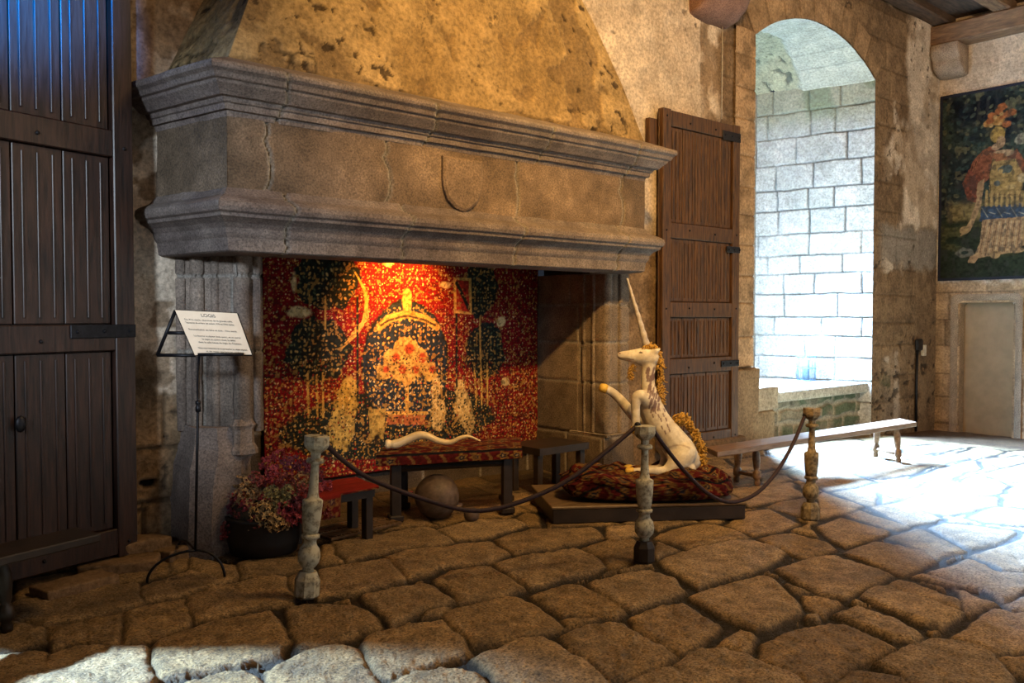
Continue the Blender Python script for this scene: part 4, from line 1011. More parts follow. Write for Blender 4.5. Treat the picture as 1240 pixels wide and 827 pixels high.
fa = fl(892, 583); fb = fl(917, 588); ga = flr(1060, 553); gb = flr(1088, 560)
bench('long_bench', 'long backless plank bench in the daylight below the window niche', [(6.20, 4.56, 0), (6.05, 4.33, 0), (9.40, 4.14, 0), (9.60, 4.42, 0)], .405, .05,
      [legpair(fa, fb, .37, None), legpair(ga, gb, .37, None)], M['benchoak'], M['benchoak'])
bench('low_bench', 'dark low bench with turned leg at the left edge by the big door', [(-.55, 4.45, 0), (-.50, 4.16+.0, 0), (1.30, 4.78, 0), (1.24, 5.02, 0)], .415, .045,
      [[((.84, 4.74, .38), (.86, 4.78, 0)), ((.80, 4.90, .38), (.78, 5.0, 0))], [((-.35, 4.36, .38), (-.36, 4.32, 0)), ((-.40, 4.5, .38), (-.42, 4.54, 0))]], M['blackwood'], M['blackwood'])

# ------------------------------------------------------------------ rope stanchions: old turned balusters
def stanchion(label, foot, top, mat, basemat=None):
    foot = Vector(foot); top = Vector(top); L = (top-foot).length
    t = thing('rope_stanchion', label, 'stanchion', tuple(foot), 0, 'turned rope posts before the fireplace')
    Mx = along(foot, top); k = L/.93
    def part(name, prof, sides=20, m=mat):
        bm = bmesh.new(); b_lathe(bm, [(r, z*k) for r, z in prof], Mx, sides); o = bm_link(name, bm, m, t, sides > 10); return o
    part('base_block', [(.062, 0), (.07, .01), (.07, .10), (.058, .125), (.05, .145)], 8, basemat or mat)
    part('lower_knop', [(.03, .14), (.03, .165), (.045, .18), (.058, .20), (.062, .235), (.055, .275), (.04, .295), (.035, .31), (.035, .33), (.05, .34), (.052, .355), (.04, .365)], 20)
    part('urn_shaft', [(.04, .36), (.046, .40), (.052, .46), (.055, .52), (.056, .555), (.048, .562), (.034, .568), (.028, .60), (.024, .68), (.022, .755), (.026, .77)], 20)
    part('collar', [(.026, .765), (.048, .772), (.05, .785), (.044, .797), (.026, .80)], 20)
    part('post_head', [(.026, .795), (.028, .83), (.05, .845), (.064, .86), (.07, .875), (.07, .925), (.055, .93)], 8)
    return t
p1 = fl(371, 722); p2 = fl(780, 680); p3 = fl(981, 629)
h1 = dp(384, 527, (p1-CAM) @ FW); h2 = dp(781, 515, (p2-CAM) @ FW); h3 = dp(984, 494, (p3-CAM) @ FW)
stanchion('leaning pale green-white turned wooden rope post in front of the flower pot', p1, h1, M['postwood'])
stanchion('weathered turned wooden rope post with dark base before the unicorn platform', p2, h2, M['postwood'], M['blackwood'])
stanchion('bare brown turned wooden rope post before the long window bench', p3, h3, M['postwood2'])
def rope(name, label, pts, r=.014):
    t = thing(name, label, 'rope', tuple(pts[0]), 0)
    bm = bmesh.new(); b_tube(bm, spline(pts, 10), r, 10); bm_link('cord', bm, M['rope'], t, True)
    for p in (pts[0], pts[-1]):
        bm = bmesh.new(); b_ball(bm, p, .022, sub=2); bm_link('end_cap', bm, M['iron'], t, True)
D1 = (p1-CAM) @ FW; D2 = (p2-CAM) @ FW; D3 = (p3-CAM) @ FW
def L_(a, b, k): return a*(1-k)+b*k
rope('barrier_rope', 'dark rope sagging to the floor between the pale post and the middle post', [dp(x, y, L_(D1, D2, k)) for x, y, k in [(389, 531, .0), (410, 553, .06), (445, 578, .15), (500, 600, .28), (560, 617, .42), (600, 616, .52), (645, 602, .63), (690, 580, .75), (735, 546, .88), (772, 515, 1.0)]])
rope('barrier_rope', 'dark rope looping low from the middle post to the bare brown post', [dp(x, y, L_(D2, D3, k)) for x, y, k in [(790, 519, .0), (806, 542, .1), (832, 574, .25), (858, 598, .38), (885, 608, .5), (915, 598, .62), (940, 572, .75), (960, 538, .88), (975, 503, 1.0)]])

# ------------------------------------------------------------------ sign stand
def stand():
    tb = 5.03; O = dp(236, 430, tb)
    al = math.radians(40)
    Rv = np.array([RT[0], RT[1], 0]); Av = np.array([FW[0], FW[1], 0]); Av /= np.linalg.norm(Av)
    Wv = Rv*math.cos(al)+Av*math.sin(al); Dv = -Rv*math.sin(al)+Av*math.cos(al)
    w = .43; d = .335; hh = .27; Z = np.array([0, 0, 1.])
    Wv = dp(305, 430.5, tb+.06)-O; Wv[2] = 0; w = np.linalg.norm(Wv); Wv /= w
    Dv = np.array([-Wv[1], Wv[0], 0])
    # back foot and apex surveyed on the same frame
    BK = O+Dv*.30; s_ = (190-236)
    Dv = dp(190, 430, tb+.05)-O; Dv[2] = 0; d = np.linalg.norm(Dv); Dv /= d
    TL = dp(212, 375.5, tb+.03); TR = TL+(dp(287, 379.5, tb+.09)-TL); BR = O+Wv*w
    root = dp(225, 703, 5.03)
    t = thing('sign_stand', 'slender black iron stand holding a slanted cream information board', 'sign stand', (root[0], root[1], 0))
    n = np.cross(Wv, TL-O); n /= np.linalg.norm(n)
    if n @ (CAM-O) < 0: n = -n
    bm = bmesh.new(); q = [O, BR, TR, TL]; a = [bm.verts.new(p+n*.003) for p in q]; b = [bm.verts.new(p-n*.004) for p in q]
    bm.faces.new(a); bm.faces.new(b[::-1])
    for k in range(4): bm.faces.new((a[k], a[(k+1) % 4], b[(k+1) % 4], b[k]))
    board = bm_link('board', bm, M['paper'], t)
    # lettering
    cols = Matrix(((Wv[0], (TL-O)[0], n[0], 0), (Wv[1], (TL-O)[1], n[1], 0), (Wv[2], (TL-O)[2], n[2], 0), (0, 0, 0, 1)))
    e2 = (TL-O)/np.linalg.norm(TL-O); hgt = np.linalg.norm(TL-O); e1 = (TR-TL)/np.linalg.norm(TR-TL)
    lines = [("LOGIS", .91, .026, .55), ("Du XVe siecle, cheminee de la grande salle.", .80, .0135, .52), ("Tapisseries de verdure des ateliers, XVIe et XVIIe siecles.", .73, .0135, .52), ("Reconstitution en laine et soie - XVe siecle.", .58, .0135, .52), ("La licorne sculptee, bois peint, et sa corne", .44, .0135, .55), ("le tapis au point noue, la table", .37, .0135, .55), ("dans la salle haute du logis du Chateau.", .30, .0135, .55), ("Nous vous remercions de ne pas toucher les objets exposes", .17, .0135, .55), ("et de rester derriere les cordes.", .10, .0135, .55)]
    for i, (s, v, sz, u) in enumerate(lines):
        cu = bpy.data.curves.new('lettering', 'FONT'); cu.body = s; cu.size = sz*1.15; cu.align_x = 'CENTER'; cu.extrude = .0004
        tmp = bpy.data.objects.new('tmp', cu); COL.objects.link(tmp); bpy.context.view_layer.update()
        me = bpy.data.meshes.new_from_object(tmp.evaluated_get(bpy.context.evaluated_depsgraph_get())); bpy.data.objects.remove(tmp)
        po = O+e2*hgt*v+e1*w*u+n*.0042-e2*sz*.4
        # squeeze to the board width
        xs = [vv.co.x for vv in me.vertices]; wd = max(xs)-min(xs); k = min(1, w*.86/wd)
        Mx = Matrix(((e1[0]*k, e2[0], n[0], po[0]), (e1[1]*k, e2[1], n[1], po[1]), (e1[2]*k, e2[2], n[2], po[2]), (0, 0, 0, 1)))
        me.transform(Mx); me.name = 'lettering'
        M_ = Matrix.LocRotScale(t.location, t.rotation_euler, None).inverted(); me.transform(M_)
        o = bpy.data.objects.new('lettering', me); COL.objects.link(o); me.materials.append(M['ink']); o.parent = board; 
    def bar(name, pts, r, nn=8):
        bm = bmesh.new(); b_tube(bm, pts, r, nn); bm_link(name, bm, M['iron'], t, True)
    Bk = O+Dv*d; off = -n*.012
    bar('frame_bar', [TL+off, Bk+off], .011); bar('frame_bar', [Bk+off, O+off], .010); bar('frame_bar', [TL+off, TR+off], .007)
    bar('frame_bar', [TL*.5+Bk*.5+off, TL*.5+O*.5+off], .010); bar('frame_bar', [TR+off, BR+off], .006); bar('frame_bar', [TL+off, O+off], .006)
    BkR = Bk+Wv*w*.9; bar('frame_bar', [Bk+off, BkR+off], .006); bar('frame_bar', [BkR+off, BR+off], .006)
    bar('ledge', [O+n*.014+Wv*w*.06, O+n*.014+Wv*w*.86], .010)
    ptop = O+Wv*w*.06+off*2; pb = np.array([root[0]+.01, root[1]+.03, .20])
    ptop = dp(241, 431, tb); pb = dp(236.5, 668, tb+.02)
    bar('pole', [ptop, pb], .0085); 
    bm = bmesh.new(); b_lathe(bm, [(.008, -.03), (.016, -.025), (.016, .0), (.011, .01), (.016, .02), (.016, .035), (.008, .04)], Matrix.Translation(Vector(dp(240, 493, tb))), 12); bm_link('height_clamp', bm, M['iron'], t, True)
    # three bowed feet
    f1 = fl(178, 707); f2 = fl(272, 700); f3 = fl(214, 676)+np.array([.05, .12, 0])
    top = pb
    for f in (f1, f2, f3):
        pts = []
        for k in range(11):
            a = k/10*PI/2; u = 1-math.cos(a) if False else math.sin(a)
            p = top*(1-u)+f*u; p = p.copy(); p[2] = f[2]+.008+(top[2]-f[2]-.0)*math.cos(a); pts.append(p)
        bar('foot', pts, .008)
stand()

# ------------------------------------------------------------------ planter with dried hydrangeas
def planter():
    c = fl(331, 676); cx, cy = c[0]+.03, c[1]+.20
    t = thing('flower_planter', 'low black tub of dried red, pink and cream hydrangea heads by the left pier', 'planter', (cx, cy, 0))
    M['tub'] = m_plain('black_tub', (.012, .010, .010), rough=.6)
    bm = bmesh.new(); b_lathe(bm, [(.18, 0), (.215, .01), (.235, .10), (.235, .22), (.245, .23), (.245, .25), (.22, .25), (.21, .20)], Matrix.Translation((cx, cy, 0)), 28); bm_link('tub', bm, M['tub'], t, True)
    bm = bmesh.new(); b_ball(bm, (cx, cy, .26), .21, (1, 1, .55), 3); M['twig'] = m_plain('dark_leaves', (.05, .035, .02), (.015, .012, .008), .8, 30, .8, .01); bm_link('dried_foliage', bm, M['twig'], t, True)
    pal = [((.30, .035, .04), 'dark red'), ((.42, .07, .09), 'pink'), ((.24, .05, .045), 'brown red'), ((.55, .36, .15), 'cream yellow'), ((.36, .22, .10), 'tan'), ((.28, .24, .10), 'olive'), ((.16, .03, .05), 'maroon')]
    mats = [m_plain('petal_%s' % n.replace(' ', '_'), tuple(min(.8, x*1.1) for x in cc), tuple(x*.4 for x in cc), .8, 60, .1) for cc, n in pal]
    rr = random.Random(5)
    D = (np.array([cx, cy, .3])-CAM) @ FW
    spots = [(300, 600, .09, 4, -.12), (322, 622, .10, 3, -.18), (335, 633, .07, 3, -.2), (312, 633, .07, 2, -.17), (328, 598, .06, 5, -.12), (345, 618, .06, 1, -.18), (352, 628, .05, 1, -.18), (362, 600, .08, 2, -.05), (275, 600, .05, 6, -.02), (283, 615, .05, 6, -.08), (276, 640, .05, 2, -.12), (273, 650, .035, 0, -.12), (292, 585, .06, 4, 0), (310, 583, .07, 2, .03), (330, 580, .07, 0, .08), (348, 584, .07, 2, .03), (365, 582, .06, 4, .05), (384, 592, .06, 1, .08), (392, 605, .05, 2, .05), (394, 622, .05, 2, .0), (378, 612, .07, 1, -.08), (360, 628, .06, 1, -.14), (376, 632, .05, 4, -.1), (318, 610, .07, 0, -.12), (338, 607, .07, 5, -.14), (296, 620, .07, 2, -.13), (305, 640, .05, 4, -.18), (325, 562, .06, 0, .14), (338, 552, .05, 0, .16), (352, 562, .07, 6, .14), (370, 566, .06, 6, .12), (331, 571, .05, 1, .1), (289, 602, .05, 0, -.1), (350, 598, .06, 5, -.1), (384, 575, .05, 6, .1), (358, 612, .06, 6, -.12), (368, 620, .05, 0, -.13), (300, 612, .05, 1, -.15), (342, 636, .05, 4, -.2), (396, 588, .04, 1, .1)]
    for i, (x, y, r, ci, dd) in enumerate(spots):
        c0 = Vector(dp(x, y, D+dd)); bm = bmesh.new(); nn = int(26+r*700)
        for k in range(nn):
            a = rr.uniform(0, 2*PI); zz = rr.uniform(-.7, 1); s = math.sqrt(max(0, 1-zz*zz)); d = Vector((s*math.cos(a), s*math.sin(a), zz))
            c1 = c0+d*r*rr.uniform(.65, 1.05); q = r*.16+.006
            n = (d+Vector((rr.uniform(-.6, .6), rr.uniform(-.6, .6), rr.uniform(-.6, .6)))).normalized(); u = n.orthogonal().normalized(); v = n.cross(u)
            ph = rr.uniform(0, PI); u, v = u*math.cos(ph)+v*math.sin(ph), v*math.cos(ph)-u*math.sin(ph)
            ctr = bm.verts.new(c1-n*q*.2); ring = [bm.verts.new(c1+(u*math.cos(j*PI/4)+v*math.sin(j*PI/4))*q*(1 if j % 2 == 0 else .45)+n*q*.12) for j in range(8)]
            for j in range(8): bm.faces.new((ctr, ring[j], ring[(j+1) % 8]))
        o = bm_link('flower_head', bm, mats[ci], t)
planter()

# ------------------------------------------------------------------ furniture in the hearth
def rug_colour(U, V, seed=0):
    base = mixc((.16, .018, .02), (.30, .03, .03), fbm(U*6, V*6, 3, seed))
    ix = np.floor(U/.11); iy = np.floor(V/.11); fu = U/.11-ix-.5; fv = V/.11-iy-.5; k = _hash(ix, iy, seed); rad = np.hypot(fu, fv)*(1+.25*np.cos(5*np.arctan2(fv, fu)))
    m = (rad < .38)*(k > .35); base = mixc(base, (.52, .27, .08), m*(rad > .2)); base = mixc(base, (.05, .05, .09), m*(rad < .2)); base = mixc(base, (.60, .42, .2), m*(rad < .09))
    st = (np.abs(np.sin(U*26+np.sin(V*20)*1.3)) > .93)*(k < .5); base = mixc(base, (.46, .24, .09), st*.9); base = mixc(base, (.02, .02, .03), (np.abs((V/.22) % 1-.5) > .44)*1.0)
    ft = fbm(U*60, V*60, 2, seed+3); return base*(.12+.5*ft)[..., None]
t = thing('low_table', 'dark low table with a red carpet over its top inside the hearth', 'table', (4.3, 5.4, 0))
TP = [np.array(p) for p in ((3.43, 5.42), (4.40, 5.02), (4.78, 5.42), (3.82, 5.88))]; ZT = .50
ex = (TP[1]-TP[0]); ey = (TP[3]-TP[0])
bm = bmesh.new(); a = [bm.verts.new((p[0], p[1], ZT-.05)) for p in TP]; b = [bm.verts.new((p[0], p[1], ZT)) for p in TP]
bm.faces.new(a[::-1]); bm.faces.new(b)
for k in range(4): bm.faces.new((a[k], a[(k+1) % 4], b[(k+1) % 4], b[k]))
bm_link('table_top', bm, M['blackwood'], t)
for s_, v_ in ((.08, .12), (.92, .12), (.08, .88), (.92, .88)):
    p = TP[0]+ex*s_+ey*v_; bm = bmesh.new(); b_box(bm, (p[0], p[1], (ZT-.06)/2), (.075, .075, ZT-.06), Matrix.Rotation(math.atan2(ex[1], ex[0]), 4, 'Z'), .006); b_box(bm, (p[0], p[1], .03), (.11, .11, .05), Matrix.Rotation(math.atan2(ex[1], ex[0]), 4, 'Z'), .01); bm_link('leg', bm, M['blackwood'], t)
bm = bmesh.new(); p = TP[0]+ex*.08+ey*.12; q = TP[0]+ex*.92+ey*.12; b_tube(bm, [(p[0], p[1], .40), (q[0], q[1], .40)], .025, 6); bm_link('apron', bm, M['blackwood'], t)
n_, m_ = 150, 110; s_, v_ = np.meshgrid(np.linspace(-.05, 1.04, n_), np.linspace(-.16, 1.02, m_), indexing='ij')
over = np.maximum(0, -v_-.0); vv = np.maximum(v_, -.03)
P = TP[0][None, None]+ex*s_[..., None]+ey*vv[..., None]; Z = ZT+.012-over*.42+(fbm(s_*8, v_*5, 3, 4)-.5)*.012
rug = grids('table_carpet', [(np.stack([P[..., 0], P[..., 1], Z], -1), rug_colour(s_*1.05, v_*.6, 4))], M['cloth']); md = rug.modifiers.new('t', 'SOLIDIFY'); md.thickness = .01; md.offset = 1
tag(rug, 'red patterned carpet spread over the low hearth table', 'carpet')
# wavy ivory horn lying on it
D = 6.60
pts = [(467, 538), (480, 537.5), (492, 533), (505, 527.5), (516, 527.5), (530, 533.5), (545, 535.5), (558, 530), (568, 528.5), (582, 534)]
def on_table(x, y):
    p = fl(x, y, ZT+.05); return p
W_ = spline([dp(x, y, D-.00) for x, y in pts], 8); m = len(W_)
# lie it along the table: keep the wave in height, rest lowest points on the carpet
zmin = min(p[2] for p in W_); 
rad = [.036*(1-.85*(k/(m-1))**1.6) for k in range(m)]; rad[0] = .03; rad[1:6] = [.038, .038, .034, .03, .03]
bm = bmesh.new(); W2_ = [Vector((p[0], p[1], p[2])) for p in W_]
b_tube(bm, W2_, rad, 14); o = bm_link('carved_horn', bm, M['ivory'], None, True); tag(o, 'wavy ivory-coloured horn tapering to the right on the hearth table carpet', 'horn')
# balls
def ball(label, x, y, rpx, t_, rest=0.0):
    r = rpx*t_/F; c = dp(x, y, t_); c[2] = max(c[2], 0) if False else r+rest-.01
    bm = bmesh.new(); b_ball(bm, c, r, sub=4)
    for v in bm.verts: v.co += (v.co-Vector(c))*float(fbm(v.co.x*9+v.co.z*7, v.co.y*9, 3, 2)-.5)*.03
    tag(bm_link('stone_ball', bm, M['ball'], None, True), label, 'stone ball', 'cannon balls under the hearth table')
ball('large round stone ball under the hearth table', 529, 592, 27, 6.62); ball('small round stone ball at the foot of the table leg', 571, 611, 9.5, 6.50)
for i, (x, y, s__, c, lb) in enumerate([(553, 613, .045, (.40, .27, .17), 'pale chipped stone between the two stone balls'), (533, 611, .018, (.45, .04, .08), 'tiny red petal-like scrap before the large stone ball'), (497, 596, .022, (.22, .04, .05), 'small dark red scrap left of the large stone ball')]):
    p = fl(x, y+1); bm = bmesh.new(); b_ball(bm, (p[0], p[1], s__*.35), s__, (1.3, .8, .5), 2)
    for v in bm.verts: v.co.z += (random.random()-.5)*s__*.3
    tag(bm_link('stone_fragment' if i == 0 else 'dried_petal', bm, m_plain('scrap%d' % i, c), None, False), lb, 'stone' if i == 0 else 'petal')
# low red bench between planter and table
def covered(name, label, P, zt, mat, clothname, zl, cat='bench', cl=True):
    P = [np.array(p) for p in P]; c = sum(P)/4; t = thing(name, label, cat, (c[0], c[1], 0)); ex = P[1]-P[0]; ey = P[3]-P[0]
    bm = bmesh.new(); a = [bm.verts.new((p[0], p[1], zt-.06)) for p in P]; b = [bm.verts.new((p[0], p[1], zt)) for p in P]
    bm.faces.new(a[::-1]); bm.faces.new(b)
    for k in range(4): bm.faces.new((a[k], a[(k+1) % 4], b[(k+1) % 4], b[k]))
    bm_link('seat', bm, mat, t)
    for s_, v_ in ((.07, .15), (.93, .15), (.07, .85), (.93, .85)):
        p = P[0]+ex*s_+ey*v_; bm = bmesh.new(); b_box(bm, (p[0], p[1], (zt-.06)/2), (.06, .06, zt-.06), Matrix.Rotation(math.atan2(ex[1], ex[0]), 4, 'Z'), .006); bm_link('leg', bm, mat, t)
    return t
q1 = fl(408, 622); 
covered('small_bench', 'small low bench with red cloth cover behind the pale post', [(2.62, 5.05), (3.16, 4.98+.12), (3.20, 5.42), (2.66, 5.40)], .36, M['blackwood'], 'x', .3)
n_, m_ = 70, 60; s_, v_ = np.meshgrid(np.linspace(-.04, 1.04, n_), np.linspace(-.4, 1.03, m_), indexing='ij'); over = np.maximum(0, -v_-.03); vv = np.maximum(v_, -.05); A_ = np.array((2.62, 5.05)); ex2 = np.array((.54, .05)); ey2 = np.array((.04, .35))
P = A_+ex2*s_[..., None]+ey2*vv[..., None]; m1 = (s_ < .42) | (v_ > -.06)
Z = .372-over*np.where(s_ < .45, .42, .04)+(fbm(s_*5, v_*4, 3, 9)-.5)*.012
C_ = mixc((.20, .015, .01), (.28, .025, .015), fbm(s_*4, v_*4, 3, 1)); C_ = mixc(C_, rug_colour(s_*.5, v_*.4, 9)*1.2, (v_ < -.1)*.8)
o = grids('bench_cover', [(np.stack([P[..., 0], P[..., 1], Z], -1), C_)], M['cloth']); md = o.modifiers.new('t', 'SOLIDIFY'); md.thickness = .008; md.offset = 1; tag(o, 'red cloth laid over the small bench behind the pale post', 'cloth')
covered('dark_stool', 'nearly black low table in shadow at the right side of the hearth', [(4.95, 5.35), (5.55, 5.35), (5.55, 5.8), (4.95, 5.8)], .42, M['blackwood'], 'x', .3, 'stool')
# cast iron grille on the floor
t = thing('floor_grille', 'rusty cast iron grille let into the floor in front of the hearth', 'grille', (*fl(428, 642)[:2], 0)); t.rotation_euler = (0, 0, 0)
M['rust'] = m_plain('rusty_iron', (.13, .07, .03), (.05, .03, .015), .8, 30, .5)
bm = bmesh.new(); g0 = fl(428, 642); aa = math.radians(8); 
for k in range(15):
    for q in range(2): b_box(bm, (0, 0, 0), (.022, .13, .018), Matrix.Translation((g0[0], g0[1], .022)) @ Matrix.Rotation(aa, 4, 'Z') @ Matrix.Translation(((k-7)*.040, (q-.5)*.15, 0)) @ Matrix.Rotation(.6, 4, 'Z'), .004, 1)
bm_link('bars', bm, M['rust'], t)
bm = bmesh.new()
for q in (-1, 0, 1): b_box(bm, (0, 0, 0), (.62, .018, .02), Matrix.Translation((g0[0], g0[1], .022)) @ Matrix.Rotation(aa, 4, 'Z') @ Matrix.Translation((0, q*.155, 0)), .003, 1)
for q in (-1, 1): b_box(bm, (0, 0, 0), (.018, .33, .02), Matrix.Translation((g0[0], g0[1], .022)) @ Matrix.Rotation(aa, 4, 'Z') @ Matrix.Translation((q*.31, 0, 0)), .003, 1)
bm_link('frame', bm, M['rust'], t)

# ------------------------------------------------------------------ unicorn platform and rug bundle
ZP = .13
F1 = fl(668, 614, ZP)[:2]; F2 = fl(905, 608, ZP)[:2]; B1 = fl(643, 587, ZP)[:2]
side = B1-F1; B2 = F2+side
t = thing('display_platform', 'flat dark-edged wooden platform on the floor under the unicorn', 'platform', (*((F1+F2+B1+B2)/4), 0))
def quadbox(bm, P, za, zb, bev=.006):
    a = [bm.verts.new((p[0], p[1], za)) for p in P]; b = [bm.verts.new((p[0], p[1], zb)) for p in P]; bm.faces.new(a[::-1]); bm.faces.new(b)
    for k in range(4): bm.faces.new((a[k], a[(k+1) % 4], b[(k+1) % 4], b[k]))
    bmesh.ops.bevel(bm, geom=list(bm.edges), offset=bev, segments=1, affect='EDGES')
bm = bmesh.new(); quadbox(bm, [F1, F2, B2, B1], ZP-.022, ZP); bm_link('deck', bm, M['platform'], t)
cc = (F1+F2+B1+B2)/4
bm = bmesh.new(); quadbox(bm, [cc+(p-cc)*.985 for p in (F1, F2, B2, B1)], .0, ZP-.023); bm_link('plinth', bm, M['blackwood'], t)
def bundle():
    TB = 6.78; c = dp(781, 590, TB); L = 202*TB/F; ez = np.array([0, 0, 1.]); er = np.array([RT[0], RT[1], 0]); ea = np.array([-RT[1], RT[0], 0])
    cx, cy = c[0], c[1]; n, m = 240, 150
    a, b = np.meshgrid(np.linspace(-PI, PI, n), np.linspace(-PI/2, PI/2, m), indexing='ij')
    se = lambda x, p: np.sign(x)*np.abs(x)**p
    x = se(np.cos(b), .45)*se(np.cos(a), .6)*L/2; y = se(np.cos(b), .45)*se(np.sin(a), .7)*.33; z = se(np.sin(b), .6)
    top = .245-.03*np.exp(-((x+.05)/.2)**2)-.02*(x/L*2)**4
    fold = np.sin(x*17+y*9+2*np.sin(y*6))*.020+(fbm(x*7+5, y*7+z, 3, 9)-.5)*.05; wr = np.abs(np.sin(x*9-y*14+3*fbm(x*3, y*3, 2, 3)))*.018
    Z = ZP+.005+(z+1)/2*top+fold*np.clip(z+.3, 0, 1)-wr*np.clip(z, 0, 1); Z = np.maximum(Z, ZP+.002)
    k = 1+(fbm(a*3, b*3+x*4, 3, 6)-.5)*.16
    P = np.stack([cx+er[0]*x*k+ea[0]*y*k, cy+er[1]*x*k+ea[1]*y*k, Z], -1)
    col = rug_colour(x*1.0+y*.35+5, y+z*.14+.3*np.sin(x*4)+5, 21); col = mixc(col, col*.45, sstep(.3, .8, fbm(x*4+9, z+y*4, 3, 31)))
    o = grids('rug_bundle', [(P, col)], M['cloth']); tag(o, 'folded oriental rug in red, black and gold cushioning the unicorn on the platform', 'rug')
bundle()
# ------------------------------------------------------------------ seated unicorn sculpture
def unicorn():
    T0 = 6.80; S = T0/F
    def P(x, y, c=0.0): return Vector(dp(x, y, T0+c))
    fc = fl(800, 600, ZP)
    t = thing('unicorn_statue', 'white painted unicorn statue seated on the rug with one foreleg raised', 'statue', (fc[0], fc[1], ZP))
    bm = bmesh.new()
    def limb(pts, n=6):
        """pts: (x, y, r_px, depth)"""
        pp = spline([(p[0], p[1], p[2], p[3] if len(p) > 3 else 0) for p in pts], n)
        C_ = [P(q[0], q[1], q[3]) for q in pp]; R_ = [max(.5, q[2])*S for q in pp]
        b_tube(bm, C_, R_, 14); b_ball(bm, C_[0], R_[0]*.995, sub=2); b_ball(bm, C_[-1], R_[-1]*.995, sub=2)
    def blob(x, y, rx, ry, c=0, rd=None, rot=0):
        v = b_ball(bm, (0, 0, 0), 1, sub=3); rd = rd or (rx+ry)/2
        Ux = Vector((RT[0], RT[1], RT[2])); Uy = Vector(tuple(UP)); Uz = Vector(tuple(FW)); ca, sa = math.cos(rot), math.sin(rot)
        a1 = Ux*ca+Uy*sa; a2 = Uy*ca-Ux*sa
        for k in v: q = k.co.copy(); k.co = P(x, y, c)+a1*q.x*rx*S+a2*q.y*ry*S+Uz*q.z*rd*S
    # trunk
    limb([(835, 559, 14), (826, 548, 18), (815, 534, 17.5), (804, 520, 16.3), (795.5, 508, 15.5), (789, 494, 14.2), (786, 482, 12)])
    blob(831, 557, 17, 17, 0, 16); blob(792, 497, 13, 17, 0, 14, .3)
    # neck and head
    limb([(789, 486, 12), (786, 474, 10), (784.5, 462, 8.6), (785, 450, 8.4), (787, 438, 8.5)])
    limb([(789, 433, 10.5), (781, 431.5, 11), (771, 431.5, 9.3), (762, 431, 7.2), (754.5, 430.5, 5.6), (751.5, 430.5, 4.8)])
    blob(781, 438, 9, 6, 0, 6.5, .2); blob(752, 429, 3.6, 3.2, 0, 4.2); blob(755, 434.5, 4, 2.2, 0, 3.5)
    # near foreleg bent down, far foreleg raised
    limb([(788, 488, 9, -.05), (778, 480, 8, -.085), (771, 481, 6.5, -.09), (769.5, 492, 5.6, -.09), (770, 506, 5.2, -.09), (769.5, 518, 4.8, -.09)])
    limb([(785, 505, 9, .05), (772, 506, 7.5, .06), (762, 497, 6.6, .06), (752, 485, 6.0, .05), (742, 475.5, 5.4, .04), (733, 470.5, 5.2, .03)])
    # hind legs
    limb([(830, 549, 14, -.08), (822, 560, 13, -.11), (812, 568, 9, -.12)]); blob(824, 556, 18, 14.5, -.07, 10, -.6)
    limb([(836, 568, 7.2, -.12), (825, 571, 7, -.125), (806, 570.5, 6, -.13), (790, 570.5, 5.4, -.13), (776, 571, 5, -.13), (766, 571.5, 4.8, -.13)])
    limb([(830, 552, 13, .09), (812, 545, 10, .10), (800, 538, 8, .10), (806, 552, 6.5, .1), (800, 567, 5.5, .1), (780, 568, 5, .1), (764, 568, 4.8, .1)])
    # ears
    for c in (-.03, .03):
        b_tube(bm, [P(789, 428, c), P(795, 425, c*1.4), P(800.5, 422, c*1.7)], [5*S, 3.6*S, .5*S], 10)
    me = bpy.data.meshes.new('body'); bmesh.ops.recalc_face_normals(bm, faces=bm.faces); bm.to_mesh(me); bm.free()
    tmp = bpy.data.objects.new('tmp', me); COL.objects.link(tmp)
    r = tmp.modifiers.new('r', 'REMESH'); r.mode = 'VOXEL'; r.voxel_size = .0075; r.use_smooth_shade = True
    s = tmp.modifiers.new('s', 'SMOOTH'); s.iterations = 7; s.factor = .6
    bpy.context.view_layer.update()
    me2 = bpy.data.meshes.new_from_object(tmp.evaluated_get(bpy.context.evaluated_depsgraph_get())); bpy.data.objects.remove(tmp)
    co = np.zeros(len(me2.vertices)*3, np.float32); me2.vertices.foreach_get('co', co); co = co.reshape(-1, 3).astype(float)
    d = co-CAM; zz = d @ FW; px_ = CX+F*(d @ RT)/zz; py_ = CY-F*(d @ UP)/zz; cc = zz-T0
    n = fbm(px_*.12, py_*.12+cc*9, 4, 3); C = mixc((.56, .50, .41), (.72, .67, .57), sstep(.3, .65, n))
    # painted hair strokes down the neck, chest and back
    rr = random.Random(4); strokes = []
    for k in range(46):
        v = rr.random(); y = 443+v*50; x = 788+v*4+rr.uniform(-5, 9); strokes.append((x, y, x-1.5, y+5.5+rr.random()*3, 1.2))
    for (x, y) in [(793, 497), (797, 502), (803, 501), (800, 507), (806, 506), (801, 516), (805, 522), (810, 519), (808, 514), (798, 494), (804, 495), (790, 502)]: strokes.append((x, y, x+1.2, y+3.4, .9))
    m = np.zeros(len(co))
    for x0, y0, x1, y1, w in strokes:
        ex, ey = x1-x0, y1-y0; L = ex*ex+ey*ey; tt = np.clip(((px_-x0)*ex+(py_-y0)*ey)/L, 0, 1)
        m = np.maximum(m, 1-sstep(w*.6, w*1.2, np.hypot(px_-x0-tt*ex, py_-y0-tt*ey)))
    C = mixc(C, (.12, .05, .06), m*.85)
    for x0, y0, rx, ry in ((776, 427, 2.6, 1.3),): C = mixc(C, (.06, .04, .03), 1-sstep(.8, 1.1, np.hypot((px_-x0)/rx, (py_-y0)/ry)))
